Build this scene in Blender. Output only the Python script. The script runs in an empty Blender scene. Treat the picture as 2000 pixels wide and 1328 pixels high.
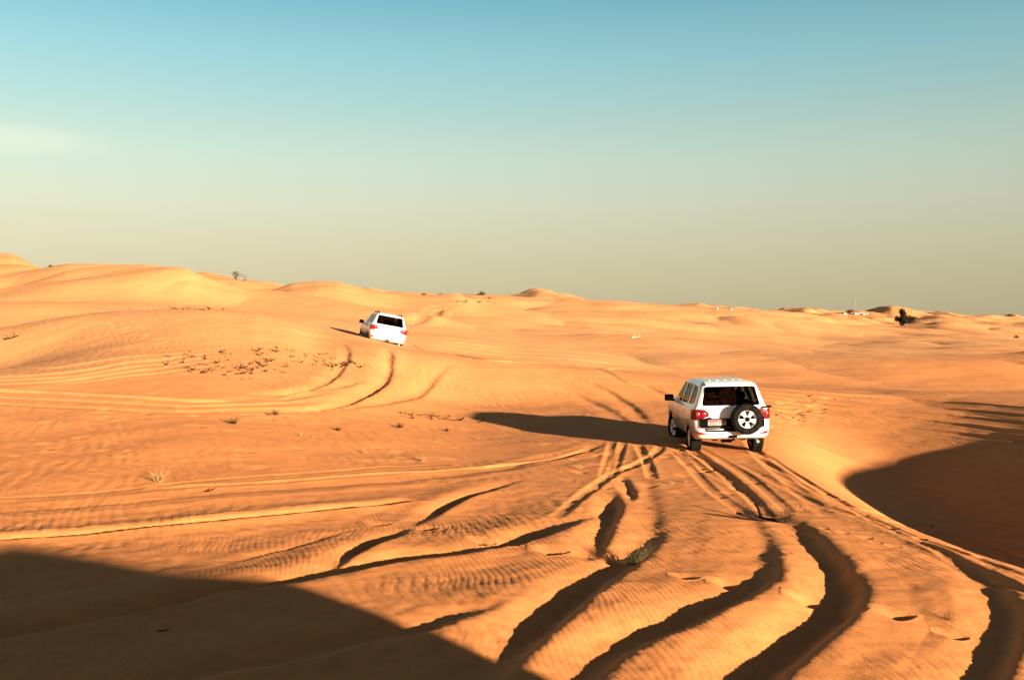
import bpy, bmesh, math, random
import numpy as np
from mathutils import Vector, Matrix, Euler

# ------------------------------------------------------------------ scene, camera, light
SC = bpy.context.scene
COL = SC.collection
R = math.radians
F = 2000.0            # focal length in pixels of the 2000 px wide photograph
HC = 3.3              # height of the lens above the foreground sand
VH = 632.0            # row of the horizon in the photograph

cam_d = bpy.data.cameras.new('camera'); cam = bpy.data.objects.new('camera', cam_d); COL.objects.link(cam)
cam_d.sensor_width = 36.0; cam_d.lens = 36.0 * F / 2000.0
cam_d.clip_start = 0.1; cam_d.clip_end = 20000.0
cam.location = (0, 0, HC)
cam.rotation_euler = (R(90) - math.atan((664 - VH) / F), 0, 0)
SC.camera = cam

SUN_EL = 9.0
SUN_AZ = 37.0          # light travels forward (+Y) and this many degrees to the left
LD = Vector((-math.sin(R(SUN_AZ)) * math.cos(R(SUN_EL)), math.cos(R(SUN_AZ)) * math.cos(R(SUN_EL)), -math.sin(R(SUN_EL))))
sun_d = bpy.data.lights.new('sun', 'SUN'); sun = bpy.data.objects.new('sun', sun_d); COL.objects.link(sun)
sun_d.energy = 5.0; sun_d.angle = R(0.8); sun_d.color = (1.0, 0.80, 0.60)
sun.rotation_euler = LD.to_track_quat('-Z', 'Y').to_euler()

SC.view_settings.view_transform = 'Standard'
SC.view_settings.look = 'None'
SC.view_settings.gamma = 1.0
SC.view_settings.exposure = 1.98
SC.cycles.max_bounces = 6
SC.cycles.diffuse_bounces = 3

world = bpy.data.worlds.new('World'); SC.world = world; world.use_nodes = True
def build_world():
    nt = world.node_tree; nt.nodes.clear(); N = nt.nodes.new; L = nt.links.new
    out = N('ShaderNodeOutputWorld'); bg = N('ShaderNodeBackground'); L(bg.outputs[0], out.inputs[0])
    tc = N('ShaderNodeTexCoord'); sep = N('ShaderNodeSeparateXYZ'); L(tc.outputs['Generated'], sep.inputs[0])
    sky = N('ShaderNodeTexSky'); sky.sky_type = 'NISHITA'; sky.sun_disc = False
    sky.sun_elevation = R(SUN_EL); sky.sun_rotation = math.atan2(-LD.x, -LD.y); sky.dust_density = 2.5
    # colour of the evening air by height above the horizon
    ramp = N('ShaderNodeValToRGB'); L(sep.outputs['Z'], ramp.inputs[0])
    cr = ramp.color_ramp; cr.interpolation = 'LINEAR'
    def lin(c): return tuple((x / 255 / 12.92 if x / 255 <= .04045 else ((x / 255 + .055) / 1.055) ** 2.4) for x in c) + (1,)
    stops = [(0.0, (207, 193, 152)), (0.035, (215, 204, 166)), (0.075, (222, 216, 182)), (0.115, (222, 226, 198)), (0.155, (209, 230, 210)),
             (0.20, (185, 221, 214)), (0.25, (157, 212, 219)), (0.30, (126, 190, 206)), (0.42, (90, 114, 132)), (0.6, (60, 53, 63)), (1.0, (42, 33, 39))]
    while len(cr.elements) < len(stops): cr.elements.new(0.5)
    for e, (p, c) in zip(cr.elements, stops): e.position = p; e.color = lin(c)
    # the air is brighter towards the left of the view, darker to the right
    mr = N('ShaderNodeMapRange'); L(sep.outputs['X'], mr.inputs[0])
    mr.inputs[1].default_value = -0.5; mr.inputs[2].default_value = 0.5; mr.inputs[3].default_value = 1.12; mr.inputs[4].default_value = 0.76
    mul = N('ShaderNodeVectorMath'); mul.operation = 'SCALE'; L(ramp.outputs[0], mul.inputs[0]); L(mr.outputs[0], mul.inputs['Scale'])
    # thin bright veil of cloud low on the left
    mp = N('ShaderNodeMapping'); L(tc.outputs['Generated'], mp.inputs[0])
    mp.inputs['Location'].default_value = (3.78, 0, -8.03); mp.inputs['Scale'].default_value = (9, 0.0, 48)
    nz = N('ShaderNodeTexNoise'); L(tc.outputs['Generated'], nz.inputs['Vector']); nz.inputs['Scale'].default_value = 7; nz.inputs['Detail'].default_value = 4
    ad = N('ShaderNodeVectorMath'); ad.operation = 'MULTIPLY_ADD'; L(nz.outputs['Color'], ad.inputs[0]); ad.inputs[1].default_value = (0.4, 0, 0.7); L(mp.outputs[0], ad.inputs[2])
    ln = N('ShaderNodeVectorMath'); ln.operation = 'LENGTH'; L(ad.outputs[0], ln.inputs[0])
    m2 = N('ShaderNodeMapRange'); m2.interpolation_type = 'SMOOTHERSTEP'; L(ln.outputs['Value'], m2.inputs[0])
    m2.inputs[1].default_value = 0.15; m2.inputs[2].default_value = 0.95; m2.inputs[3].default_value = 0.5; m2.inputs[4].default_value = 0.0
    mix = N('ShaderNodeMix'); mix.data_type = 'RGBA'; L(m2.outputs[0], mix.inputs[0]); L(mul.outputs[0], mix.inputs[6]); mix.inputs[7].default_value = lin((246, 250, 220))
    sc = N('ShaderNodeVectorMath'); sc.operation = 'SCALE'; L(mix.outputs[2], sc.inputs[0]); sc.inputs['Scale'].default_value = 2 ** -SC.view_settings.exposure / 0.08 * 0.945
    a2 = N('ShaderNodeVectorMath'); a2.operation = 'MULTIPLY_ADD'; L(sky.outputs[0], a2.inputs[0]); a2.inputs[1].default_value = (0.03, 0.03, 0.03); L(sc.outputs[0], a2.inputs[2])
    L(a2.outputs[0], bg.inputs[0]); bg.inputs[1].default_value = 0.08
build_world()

# ------------------------------------------------------------------ helpers
def tag(o, label=None, cat=None, group=None, kind=None):
    if label: o['label'] = label
    if cat: o['category'] = cat
    if group: o['group'] = group
    if kind: o['kind'] = kind
    return o
def empty(name, loc=(0, 0, 0)):
    o = bpy.data.objects.new(name, None); COL.objects.link(o); o.location = loc; o.empty_display_size = .2; return o
def link_bm(name, bm, mat, parent=None, smooth=True, angle=None):
    me = bpy.data.meshes.new(name); bm.to_mesh(me); bm.free()
    if smooth:
        if angle: me.set_sharp_from_angle(angle=R(angle)) if False else None
        for p in me.polygons: p.use_smooth = True
        if angle: me.set_sharp_from_angle(angle=R(angle))
    if mat: me.materials.append(mat)
    o = bpy.data.objects.new(name, me); COL.objects.link(o)
    if parent: o.parent = parent
    return o
def copy_tree(o, parent=None):
    c = o.copy(); COL.objects.link(c); c.parent = parent
    for ch in list(o.children): copy_tree(ch, c)
    return c
def new_mat(name, col, rough=.6, metal=0.0, spec=.5, coat=0.0):
    m = bpy.data.materials.new(name); m.use_nodes = True
    b = m.node_tree.nodes['Principled BSDF']
    b.inputs['Base Color'].default_value = (*col, 1); b.inputs['Roughness'].default_value = rough
    b.inputs['Metallic'].default_value = metal; b.inputs['Specular IOR Level'].default_value = spec
    b.inputs['Coat Weight'].default_value = coat
    return m
def noisy(m, c1, c2, scale=20, bump=0.0, dist=.01, detail=4, lo=.35, hi=.65):
    nt = m.node_tree; b = nt.nodes['Principled BSDF']; N = nt.nodes.new; L = nt.links.new
    tc = N('ShaderNodeTexCoord'); nz = N('ShaderNodeTexNoise'); nz.inputs['Scale'].default_value = scale; nz.inputs['Detail'].default_value = detail
    L(tc.outputs['Object'], nz.inputs['Vector'])
    rp = N('ShaderNodeValToRGB'); L(nz.outputs[0], rp.inputs[0])
    rp.color_ramp.elements[0].position = lo; rp.color_ramp.elements[1].position = hi
    rp.color_ramp.elements[0].color = (*c1, 1); rp.color_ramp.elements[1].color = (*c2, 1); L(rp.outputs[0], b.inputs['Base Color'])
    if bump:
        bp = N('ShaderNodeBump'); bp.inputs['Strength'].default_value = bump; bp.inputs['Distance'].default_value = dist
        L(nz.outputs[0], bp.inputs['Height']); L(bp.outputs[0], b.inputs['Normal'])
    return m
# ------------------------------------------------------------------ the dunes
UU = np.arange(-400, 2401, 2.0)
def row(D, pts, z=False, sm=8):
    """one ridge or valley line of the dunes: distance, and height given directly or as the row it reaches"""
    pts = np.array(pts, float)
    val = np.interp(UU, pts[:, 0], pts[:, 1])
    n = int(sm * 3); k = np.exp(-0.5 * (np.arange(-n, n + 1) * 2.0 / sm) ** 2); k /= k.sum()
    val = np.convolve(np.pad(val, n, mode='edge'), k, mode='valid')
    Dv = np.interp(UU, [p[0] for p in D], [p[1] for p in D]) if isinstance(D, list) else np.full_like(UU, D)
    if isinstance(D, list):
        k2 = np.exp(-0.5 * (np.arange(-75, 76) * 2.0 / 50) ** 2); k2 /= k2.sum(); Dv = np.convolve(np.pad(Dv, 75, mode='edge'), k2, mode='valid')
    Z = val if z else HC - (val - VH) / F * Dv
    return Dv, Z
def flat(D, z): return row(D, [(0, z), (1, z)], z=True)
r9 = [(-400, 575), (0, 568), (100, 551), (200, 540), (280, 529), (330, 523), (360, 524.5), (400, 542), (440, 556), (480, 566), (584, 574), (656, 586), (744, 607), (850, 622), (1000, 642), (1200, 657), (1440, 669), (1600, 678), (2000, 684), (2400, 684)]
r11 = [(-400, 540), (0, 545), (70, 528), (100, 521), (130, 516), (200, 519), (280, 521), (320, 528), (390, 556), (500, 575), (530, 567), (570, 553), (620, 548), (660, 550), (720, 568), (790, 580), (850, 581), (888, 578.5), (908, 583), (926, 592), (950, 600), (980, 604), (1030, 609), (1100, 614), (1250, 621), (1440, 645), (1600, 662), (2000, 671), (2400, 675)]
r13 = [(-400, 515), (-60, 508), (0, 500), (20, 500), (45, 508), (80, 527), (100, 531), (300, 545), (380, 540), (400, 537), (460, 546.5), (500, 553), (540, 562), (600, 575), (720, 580), (780, 576), (860, 577), (930, 575.5), (1000, 582), (1080, 588), (1150, 592), (1250, 597), (1400, 603), (1460, 609), (1550, 622), (1650, 638), (1750, 645), (2000, 658), (2400, 670)]
r15 = [(-400, 535), (0, 530), (600, 565), (900, 582), (1000, 581), (1025, 575), (1050, 567.5), (1068, 568.5), (1100, 574), (1125, 582), (1150, 589), (1200, 594), (1300, 599), (1390, 602.5), (1430, 604), (1470, 608), (1500, 612), (1560, 616), (1650, 628), (1700, 634), (1760, 636), (1830, 630), (1900, 634), (2000, 640), (2400, 650)]
def add(pts, k): return [(a, b + (k if not isinstance(k, list) else np.interp(a, [q[0] for q in k], [q[1] for q in k]))) for a, b in pts]
ROWS = [
    flat(0.0, 0.75), flat(4.5, 0.45), flat(9.0, 0.0), flat(15.0, 0.0), row(27, [(-400, .8), (0, .8), (400, .75), (700, .30), (900, .03), (1300, .03)], z=True, sm=50),
    row([(-400, 40), (400, 40), (700, 38), (1400, 39), (2400, 38)], [(-400, 1.8), (0, 2.0), (250, 2.3), (400, 2.3), (550, 1.85), (700, 1.15), (820, .5), (900, .2), (1050, .16), (1300, .3), (1480, .18), (1600, .0), (1750, -.10), (2000, -.12), (2400, 0)], z=True, sm=40),
    row([(-400, 54), (450, 54), (620, 50), (720, 48), (1000, 48), (1500, 47), (2400, 46)], [(-400, 672), (-100, 655), (0, 640), (80, 623), (150, 614), (250, 607), (350, 604), (420, 606), (500, 616), (555, 630), (590, 644), (610, 654), (640, 662), (700, 668), (725, 671), (800, 685), (900, 697), (1000, 706), (1100, 717), (1200, 728), (1350, 745), (1480, 757), (1700, 769), (2000, 784), (2400, 800)], sm=14),
    row(62, [(-400, 1.6), (0, 2.1), (300, 3.0), (500, 3.75), (600, 3.3), (650, 3.02), (700, 2.68), (760, 2.12), (800, 1.74), (900, 1.2), (1000, .8), (1200, .35), (1500, -.25), (2000, -.75), (2400, -.9)], z=True, sm=14),
    row([(-400, 98), (450, 98), (800, 86), (2400, 85)], [(-400, 605), (0, 590), (250, 590), (500, 610), (600, 622), (700, 632), (800, 642), (900, 656), (1000, 670), (1200, 688), (1600, 697), (2000, 702), (2400, 705)], sm=20),
    row([(-400, 120), (900, 120), (2400, 125)], r9, sm=9),
    row(146, add(r9, [(0, 14), (600, 13), (800, 4), (1000, -6), (1440, -1), (1700, -1), (2000, -4)]), sm=16),
    row(185, r11, sm=6),
    row(225, add(r11, [(0, 9), (700, 9), (900, 7), (1000, 3), (1100, 0), (1400, -4), (2000, -2)]), sm=10),
    row(300, r13, sm=5),
    row(370, add(r13, [(0, 6), (900, 4), (1300, 3), (1500, 7), (1700, 6), (2000, 0)]), sm=10),
    row(480, r15, sm=5),
    row(600, add(r15, [(0, 6), (1300, 5), (1480, 5), (1600, 0), (1700, -6), (2000, -4)]), sm=10),
    row(800, [(-400, 580), (600, 580), (1000, 596), (1300, 605), (1390, 606), (1440, 604), (1500, 611), (1545, 608.5), (1575, 606.5), (1610, 608), (1640, 611.5), (1690, 611), (1720, 606), (1745, 606), (1765, 609), (1800, 611), (1830, 613.5), (1860, 617), (1900, 620.5), (1935, 620), (1960, 623), (2000, 626), (2400, 629)], sm=5),
    row(1000, [(-400, 600), (1000, 610), (1500, 616), (2000, 629), (2400, 630)], sm=10),
    row(1400, [(-400, 610), (1000, 610), (1500, 613), (1600, 614), (1900, 622), (2000, 628), (2400, 629)], sm=10),
    flat(2600.0, 4.0), flat(9000.0, 3.0),
]
ROWD = np.array([r[0] for r in ROWS]); ROWZ = np.array([r[1] for r in ROWS])

def vhash(ix, iy, seed):
    h = (ix * 374761393 + iy * 668265263 + seed * 1274126177) & 0xFFFFFFFF
    h = ((h ^ (h >> 13)) * 1274126177) & 0xFFFFFFFF
    return ((h ^ (h >> 16)) & 0xFFFF) / 32767.5 - 1.0
def noise(x, y, seed=0):
    ix = np.floor(x).astype(np.int64); iy = np.floor(y).astype(np.int64)
    fx = x - ix; fy = y - iy; fx = fx * fx * fx * (fx * (fx * 6 - 15) + 10); fy = fy * fy * fy * (fy * (fy * 6 - 15) + 10)
    a = vhash(ix, iy, seed); b = vhash(ix + 1, iy, seed); c = vhash(ix, iy + 1, seed); d = vhash(ix + 1, iy + 1, seed)
    return (a * (1 - fx) + b * fx) * (1 - fy) + (c * (1 - fx) + d * fx) * fy
def fbm(x, y, seed=0, octv=3):
    s = 0; a = 1.0
    for i in range(octv): s = s + a * noise(x * 2 ** i + 17.3 * i, y * 2 ** i - 9.1 * i, seed + i); a *= .5
    return s
def sstep(a, b, t):
    t = np.clip((t - a) / (b - a), 0, 1); return t * t * (3 - 2 * t)

_px = np.arange(-6, 44, .1); _pz = np.interp(_px, [0, 1, 2.4, 4.0, 5.6, 7.4, 9.2, 11.2, 14, 18, 40], [0, -.42, -1.25, -1.5, -1.05, -.45, .0, .25, .36, .45, .5])
_kk = np.exp(-0.5 * (np.arange(-12, 13) * .1 / .45) ** 2); _kk /= _kk.sum()
HPX, HPZ = _px, np.convolve(np.pad(_pz, 12, mode='edge'), _kk, mode='valid')
SA, CA = math.sin(R(SUN_AZ)), math.cos(R(SUN_AZ))
TE = math.tan(R(SUN_EL))
def smooth_ground(x, y):
    """height of the dunes without wheel ruts and ripples"""
    x = np.atleast_1d(np.asarray(x, float)); y = np.atleast_1d(np.asarray(y, float))
    th = np.arctan2(x, y); tc = np.clip(th, -R(34.5), R(34.5))
    r = np.hypot(x, y); D = r * np.cos(tc); u = 1000 + F * np.tan(tc)
    out = np.empty_like(x); tw = np.empty_like(x); CH = 200000
    for s in range(0, x.size, CH):
        e = min(s + CH, x.size)
        ui = np.clip((u[s:e] - UU[0]) / 2.0, 0, UU.size - 1.001); i0 = ui.astype(int); f = ui - i0
        Dk = ROWD[:, i0] * (1 - f) + ROWD[:, i0 + 1] * f; Zk = ROWZ[:, i0] * (1 - f) + ROWZ[:, i0 + 1] * f
        h = np.diff(Dk, axis=0); m = np.diff(Zk, axis=0) / h
        d = np.zeros_like(Zk); mm = m[:-1] * m[1:]
        d[1:-1] = np.where(mm > 0, 2 * mm / (m[:-1] + m[1:] + 1e-12 * np.sign(m[:-1] + m[1:] + 1e-30)), 0)
        Dq = np.clip(D[s:e], 0, 8999)
        k = np.clip((Dk <= Dq).sum(0) - 1, 0, Dk.shape[0] - 2); j = np.arange(e - s)
        t = (Dq - Dk[k, j]) / h[k, j]
        t2 = t * t; t3 = t2 * t; tw[s:e] = 4 * t * (1 - t)
        out[s:e] = (2 * t3 - 3 * t2 + 1) * Zk[k, j] + (t3 - 2 * t2 + t) * h[k, j] * d[k, j] + (-2 * t3 + 3 * t2) * Zk[k + 1, j] + (t3 - t2) * h[k, j] * d[k + 1, j]
    z = out
    # hollow right of the track, with the dune that shades it off to the right
    cx = 6.25 + 0.016 * (y - 20.5) ** 2 * (y < 31) + 1.8 * (y >= 31)
    prof = np.interp(x - cx, HPX, HPZ)
    z = z + prof * sstep(6, 13, y) * np.where(prof < 0, sstep(43, 26, y), sstep(62, 36, y))
    # side of the mound falling to the left
    z = z - 1.0 * np.exp(-((x + 23.5) / 5.5) ** 2 - ((y - 44) / 6.0) ** 2)
    p = CA * x + SA * y; q = -SA * x + CA * y
    ca = sstep(6.3, 5.1, p)
    crest = 2.83 + 0.09 * np.clip(5.3 - p, 0, 12) + 0.25 * sstep(4.4, 3.0, p)
    crest = crest + .10 * noise(p * .8, q * .2, 91) + .03 * noise(p * 4, q, 92)
    ca = sstep(6.8 + .25 * noise(q * .35 + 3, q * 0, 93), 5.3, p)
    z = z + (crest - .7) * ca * np.exp(-np.abs((q + 3.2) / 1.9) ** 2.4) * sstep(-20, -9, p)
    cb = sstep(17.4, 21.5, p)
    z = z + 2.0 * cb * np.exp(-((q + 4) / 6.0) ** 2)
    # undulation
    z = z + 0.035 * fbm(x / 3.1, y / 3.1, 3) * sstep(5, 9, r)
    z = z + 0.10 * fbm(x / 14, y / 14, 11, 2) * sstep(20, 60, r)
    z = z + 0.34 * fbm(x / 38, y / 45, 21, 2) * sstep(90, 180, r)
    # small dunes lying on the flanks of the large ones
    z = z + tw * sstep(95, 150, r) * (1.9 * np.abs(fbm(x / 34, y / 60, 41, 2)) - .55) * (0.28 + r / 500)
    z = z + tw * sstep(56, 75, r) * (0.55 * np.abs(fbm(x / 15, y / 26, 43, 2)) - .15)
    far = sstep(420, 620, r)
    z = z + far * 2.4 * (np.abs(fbm(x / 46, y / 80, 31, 3)) * -1.6 + .7)
    return z
def ground1(x, y): return float(smooth_ground([x], [y])[0])
_T = np.concatenate([np.arange(5, 60, .05), np.arange(60, 400, .4), np.arange(400, 3000, 3)])
def at(u, v, dmin=0):
    """point of the dunes seen at a place of the photograph (first surface met beyond dmin)"""
    T = _T[_T >= dmin]
    X = (u - 1000) / F * T; Zr = HC - (v - VH) / F * T
    H = smooth_ground(X, T); w = np.nonzero(H >= Zr)[0]
    if len(w) == 0:
        i = int(np.argmax(H - Zr))      # grazes the crest
    else:
        i = int(w[0])
    t = T[i]
    return Vector((X[i], t, H[i]))

# wheel ruts: (profile, width m, depth m, points (u, v, strength))
def crv(pts, step=.18):
    P = [at(a[0], a[1]) for a in pts]; K = [a[2] if len(a) > 2 else 1.0 for a in pts]
    out = []
    for i in range(len(P) - 1):
        p0 = P[max(i - 1, 0)]; p1 = P[i]; p2 = P[i + 1]; p3 = P[min(i + 2, len(P) - 1)]
        n = max(2, int((p2 - p1).length / step)); n = min(n, 60)
        for k in range(n):
            t = k / n
            f = lambda a, b, c, d: .5 * (2 * b + (c - a) * t + (2 * a - 5 * b + 4 * c - d) * t * t + (3 * b - a - 3 * c + d) * t ** 3)
            out.append((f(p0.x, p1.x, p2.x, p3.x), f(p0.y, p1.y, p2.y, p3.y), K[i] * (1 - t) + K[i + 1] * t))
    out.append((P[-1].x, P[-1].y, K[-1])); return out
RUTS = []
def edge(w, d, pts): RUTS.append(('edge', w, d, pts))
def rut(w, d, pts): RUTS.append(('rut', w, d, pts))
def soft(w, d, pts): RUTS.append(('soft', w, d, pts))
# -- foreground: deep old ruts whose sun-side bank throws a dark band
edge(.60, .19, [(-60, 1067, 1), (0, 1063, 1), (200, 1047, 1), (400, 1028, 1.1), (600, 1007, 1), (740, 992, .9), (800, 984, .5), (830, 980, 0)])
edge(.60, .15, [(640, 1120, 0), (690, 1092, .8), (740, 1070, 1.3), (780, 1052, .7), (805, 1034, .12), (850, 1012, .35), (880, 995, 1.0), (925, 972, .7), (1000, 947, .2), (1030, 938, 0)])
edge(.95, .155, [(-100, 1270, .5), (100, 1235, .7), (300, 1195, .8), (450, 1158, .8), (560, 1145, .8), (700, 1118, 1), (800, 1101, 1.1), (900, 1088, .9), (950, 1076, .6), (1000, 1068, .6), (1060, 1056, 1.1), (1100, 1040, .9), (1150, 1018, .4), (1180, 1005, 0)])
edge(.85, .11, [(400, 1328, .5), (600, 1290, .6), (740, 1255, .8), (840, 1240, 1), (900, 1220, .7), (960, 1198, .3), (1000, 1180, 0)])
edge(1.0, .165, [(960, 1360, .2), (1030, 1290, .6), (1075, 1245, 1.1), (1130, 1195, 1.3), (1185, 1148, 1.1), (1235, 1112, .8), (1272, 1082, .7), (1296, 1050, .4), (1292, 1005, .2), (1282, 965, .15), (1275, 940, .12), (1262, 900, 0)])
edge(.95, .14, [(1120, 1400, .7), (1190, 1320, .7), (1240, 1280, .8), (1340, 1235, 1.05), (1440, 1190, 1.0), (1500, 1155, 1), (1525, 1115, .5), (1515, 1060, .35), (1490, 1020, .25), (1440, 975, 0)])
edge(1.05, .165, [(1440, 1440, 1), (1530, 1328, 1.2), (1610, 1262, 1.25), (1670, 1205, 1.2), (1686, 1160, 1.1), (1665, 1120, 1), (1630, 1080, .85), (1595, 1045, .6), (1560, 1020, .35), (1512, 1005, .12), (1475, 975, .10), (1440, 945, .08), (1390, 910, .05), (1340, 885, 0)])
edge(.85, .115, [(1890, 1440, 1), (1960, 1340, 1.1), (1995, 1265, 1.1), (1997, 1200, 1), (1968, 1150, .85), (1918, 1115, .45), (1860, 1090, .2), (1800, 1068, .12), (1740, 1045, .1), (1650, 1015, .05), (1560, 965, 0)])
edge(.4, .035, [(2060, 1185, .6), (1990, 1150, .7), (1930, 1128, .9), (1880, 1105, 1), (1840, 1088, .8), (1800, 1072, .4), (1760, 1058, 0)])
edge(.7, .13, [(1150, 1100, 0), (1178, 1082, .7), (1196, 1040, .9), (1212, 1000, 1.2), (1212, 975, .6), (1208, 955, 0)])
edge(.45, .08, [(1240, 985, 0), (1242, 965, 1), (1232, 945, .7), (1222, 930, 0)])
soft(.9, .07, [(1760, 1328, 0), (1800, 1270, .7), (1815, 1235, 1), (1800, 1205, .6), (1770, 1170, 0)])
soft(.8, .05, [(1500, 1150, 0), (1480, 1090, 1), (1500, 1060, .8), (1470, 1010, 0)])
edge(.4, .03, [(420, 1110, 0), (520, 1085, .8), (580, 1072, 1), (650, 1050, .5), (700, 1035, 0)])
# -- thin tyre tracks of the foreground right, running beside the hollow
rut(.22, .030, [(2080, 1125, 1), (2000, 1092, 1), (1850, 1045, 1), (1700, 1000, 1), (1600, 955, 1), (1560, 930, 1), (1500, 892, .7), (1470, 878, 0)])
rut(.20, .022, [(2080, 1165, 1), (2000, 1128, 1), (1860, 1075, 1), (1740, 1030, 1), (1620, 975, .8), (1500, 905, .6), (1430, 880, 0)])
rut(.20, .022, [(2080, 1145, .7), (1960, 1098, .9), (1850, 1060, 1), (1740, 1020, .8), (1650, 985, .6), (1560, 945, .5), (1500, 915, 0)])
rut(.22, .028, [(2080, 1190, 1), (2000, 1158, 1), (1900, 1110, 1), (1800, 1062, 1), (1700, 1020, .9), (1600, 985, .6), (1500, 935, .4), (1400, 885, 0)])
rut(.24, .021, [(1505, 1012, .6), (1450, 955, 1), (1400, 915, 1), (1345, 884, .8), (1325, 878, 0)])
rut(.24, .018, [(1470, 1010, .4), (1400, 965, .8), (1360, 925, 1), (1330, 892, 1), (1315, 878, 0)])
rut(.22, .02, [(1450, 960, .5), (1400, 930, .8), (1360, 905, .9), (1330, 882, .5), (1320, 876, 0)])
rut(.24, .02, [(1540, 1000, .6), (1480, 945, .8), (1420, 905, .8), (1370, 878, .6), (1360, 872, 0)])
# -- tracks fanning left from behind the car
rut(.26, .026, [(1090, 1010, .5), (1150, 960, .9), (1200, 925, 1), (1250, 905, 1), (1282, 885, 1), (1290, 872, .6), (1292, 862, 0)])
rut(.24, .03, [(1195, 925, .6), (1205, 900, .8), (1215, 870, .8), (1218, 862, 0)])
rut(.24, .03, [(1275, 935, .6), (1265, 905, .8), (1250, 875, .8), (1248, 866, 0)])
rut(.24, .03, [(1180, 930, .4), (1188, 900, .8), (1195, 872, .8), (1197, 862, 0)])
soft(.55, .045, [(0, 1000, .8), (150, 990, 1), (300, 976, 1), (450, 962, .8), (600, 952, .9), (800, 938, .9), (950, 920, 1), (1060, 898, 1.1), (1130, 884, 1), (1175, 868, .8), (1180, 860, 0)])
rut(.30, .035, [(300, 955, .5), (500, 945, .6), (700, 930, .7), (850, 922, .8), (1000, 908, .9), (1080, 898, .9), (1145, 880, .7), (1160, 868, 0)])
rut(.25, .02, [(0, 975, .5), (200, 962, .5), (400, 940, .5), (600, 925, .5), (800, 912, .5), (900, 905, 0)])
# -- tracks on the middle distance: left plain and the mound
for dv, k in ((0, 1), (13, .8), (26, .6)):
    rut(.45, .04 * k, [(-60, 762 + dv, 1), (100, 769 + dv, 1), (250, 777 + dv, 1), (400, 785 + dv * .8, 1), (520, 783 + dv * .7, .8), (600, 775 + dv, .6), (660, 765 + dv, 0)])
edge(.75, .09, [(380, 790, .4), (480, 783, .6), (560, 775, .8), (620, 758, 1), (655, 742, 1.1), (672, 722, 1), (684, 700, 1), (682, 682, .7), (672, 672, 0)])
edge(.95, .15, [(500, 812, .4), (600, 806, .7), (660, 797, 1), (705, 783, 1.1), (745, 762, 1.3), (763, 740, 1), (768, 715, .9), (768, 695, .8), (764, 682, 0)])
edge(.8, .09, [(480, 775, 0), (560, 771, .8), (640, 764, 1), (690, 755, .8), (725, 742, 0)])
edge(1.1, .085, [(640, 808, .3), (740, 795, .8), (800, 783, 1), (840, 762, 1.2), (856, 742, 1), (875, 722, .4), (890, 710, 0)])
for a, b, c, k in ((720, 700, 690, 1), (735, 712, 697, 1.2), (742, 722, 705, 1), (750, 730, 712, 1.2), (754, 738, 722, .8)):
    rut(.5 * k, .028 * k, [(-60, a + 4, .6), (60, a, 1), (160, (a + b) / 2 + 2, 1), (250, b - 2, 1), (330, (b + c) / 2 - 2, .8), (400, c - 4, .5), (460, c - 12, 0)])
# -- tracks right of the cars, crossing the far slope
edge(.9, .06, [(1010, 708, .3), (1060, 718, .7), (1130, 738, 1), (1190, 762, 1.1), (1235, 790, 1), (1262, 815, .8), (1275, 835, 0)])
edge(.9, .05, [(1090, 760, .3), (1140, 775, .8), (1190, 798, 1), (1225, 820, .7), (1240, 835, 0)])
edge(.8, .05, [(1120, 715, .3), (1200, 732, .8), (1270, 755, 1), (1310, 775, .8), (1330, 790, 0)])
edge(.9, .05, [(1060, 705, 0), (1120, 714, .8), (1220, 726, .9), (1300, 737, .6), (1360, 745, 0)])
for a, k in ((0, 1.1), (12, .7), (24, 1), (37, 1.2)):
    rut(.45, .05 * k, [(1440, 755 + a * .5, .4), (1500, 760 + a * .6, .9), (1620, 769 + a * .75, 1), (1750, 778 + a, 1), (1880, 788 + a * 1.15, 1), (2000, 797 + a * 1.3, 1), (2100, 804 + a * 1.4, 1)])
rut(.4, .05, [(1500, 800, .3), (1600, 812, .6), (1720, 830, .7), (1850, 845, .7), (1980, 858, .6), (2060, 866, .5)])
soft(.9, .05, [(590, 655, .6), (640, 661, .8), (700, 676, .4), (720, 682, 0)])
# -- bright pan behind the car: parallel tracks
for a in (0, 7, 14, 22, 31):
    rut(.6, .07, [(800, 655 + a * .6, .5), (900, 664 + a, 1), (1050, 678 + a, 1), (1200, 690 + a, .8), (1350, 702 + a, .5), (1500, 710 + a, 0)])
for a in range(6):
    soft(1.3, .14, [(790 + a * 10, 632 - a * 2, 0), (812 + a * 9, 622 - a * 1.5, 1), (835 + a * 8, 610 - a, 1), (850 + a * 7, 602, 0)])
# footprints and pits: (u, v, half length m, half width m, depth m)
PITS = [(745, 1027, .22, .13, .07), (838, 1036, .24, .12, .07), (950, 1060, .2, .13, .08), (1012, 1068, .26, .14, .08), (1090, 1087, .24, .14, .08), (1205, 1097, .2, .12, .08),
        (1352, 1136, .17, .1, .07), (1438, 1146, .2, .12, .08), (1590, 1182, .2, .1, .08), (1680, 1205, .2, .1, .05), (1770, 1215, .22, .12, .07), (1880, 1250, .15, .1, .05),
        (1545, 1083, .06, .05, .03), (1655, 1047, .10, .06, .04), (1700, 1055, .12, .06, .04), (1720, 1065, .10, .06, .04), (1755, 1070, .12, .07, .05), (1615, 1040, .08, .05, .03)]
rnd = random.Random(5)
for i in range(60):      # churned sand right of the car
    t = rnd.random(); PITS.append((1500 + 20 + t * 95 + rnd.gauss(0, 14), 800 + rnd.gauss(0, 16) - t * 12 + (1 - t) * 22, rnd.uniform(.10, .26), rnd.uniform(.05, .10), rnd.uniform(.03, .08)))
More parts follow.
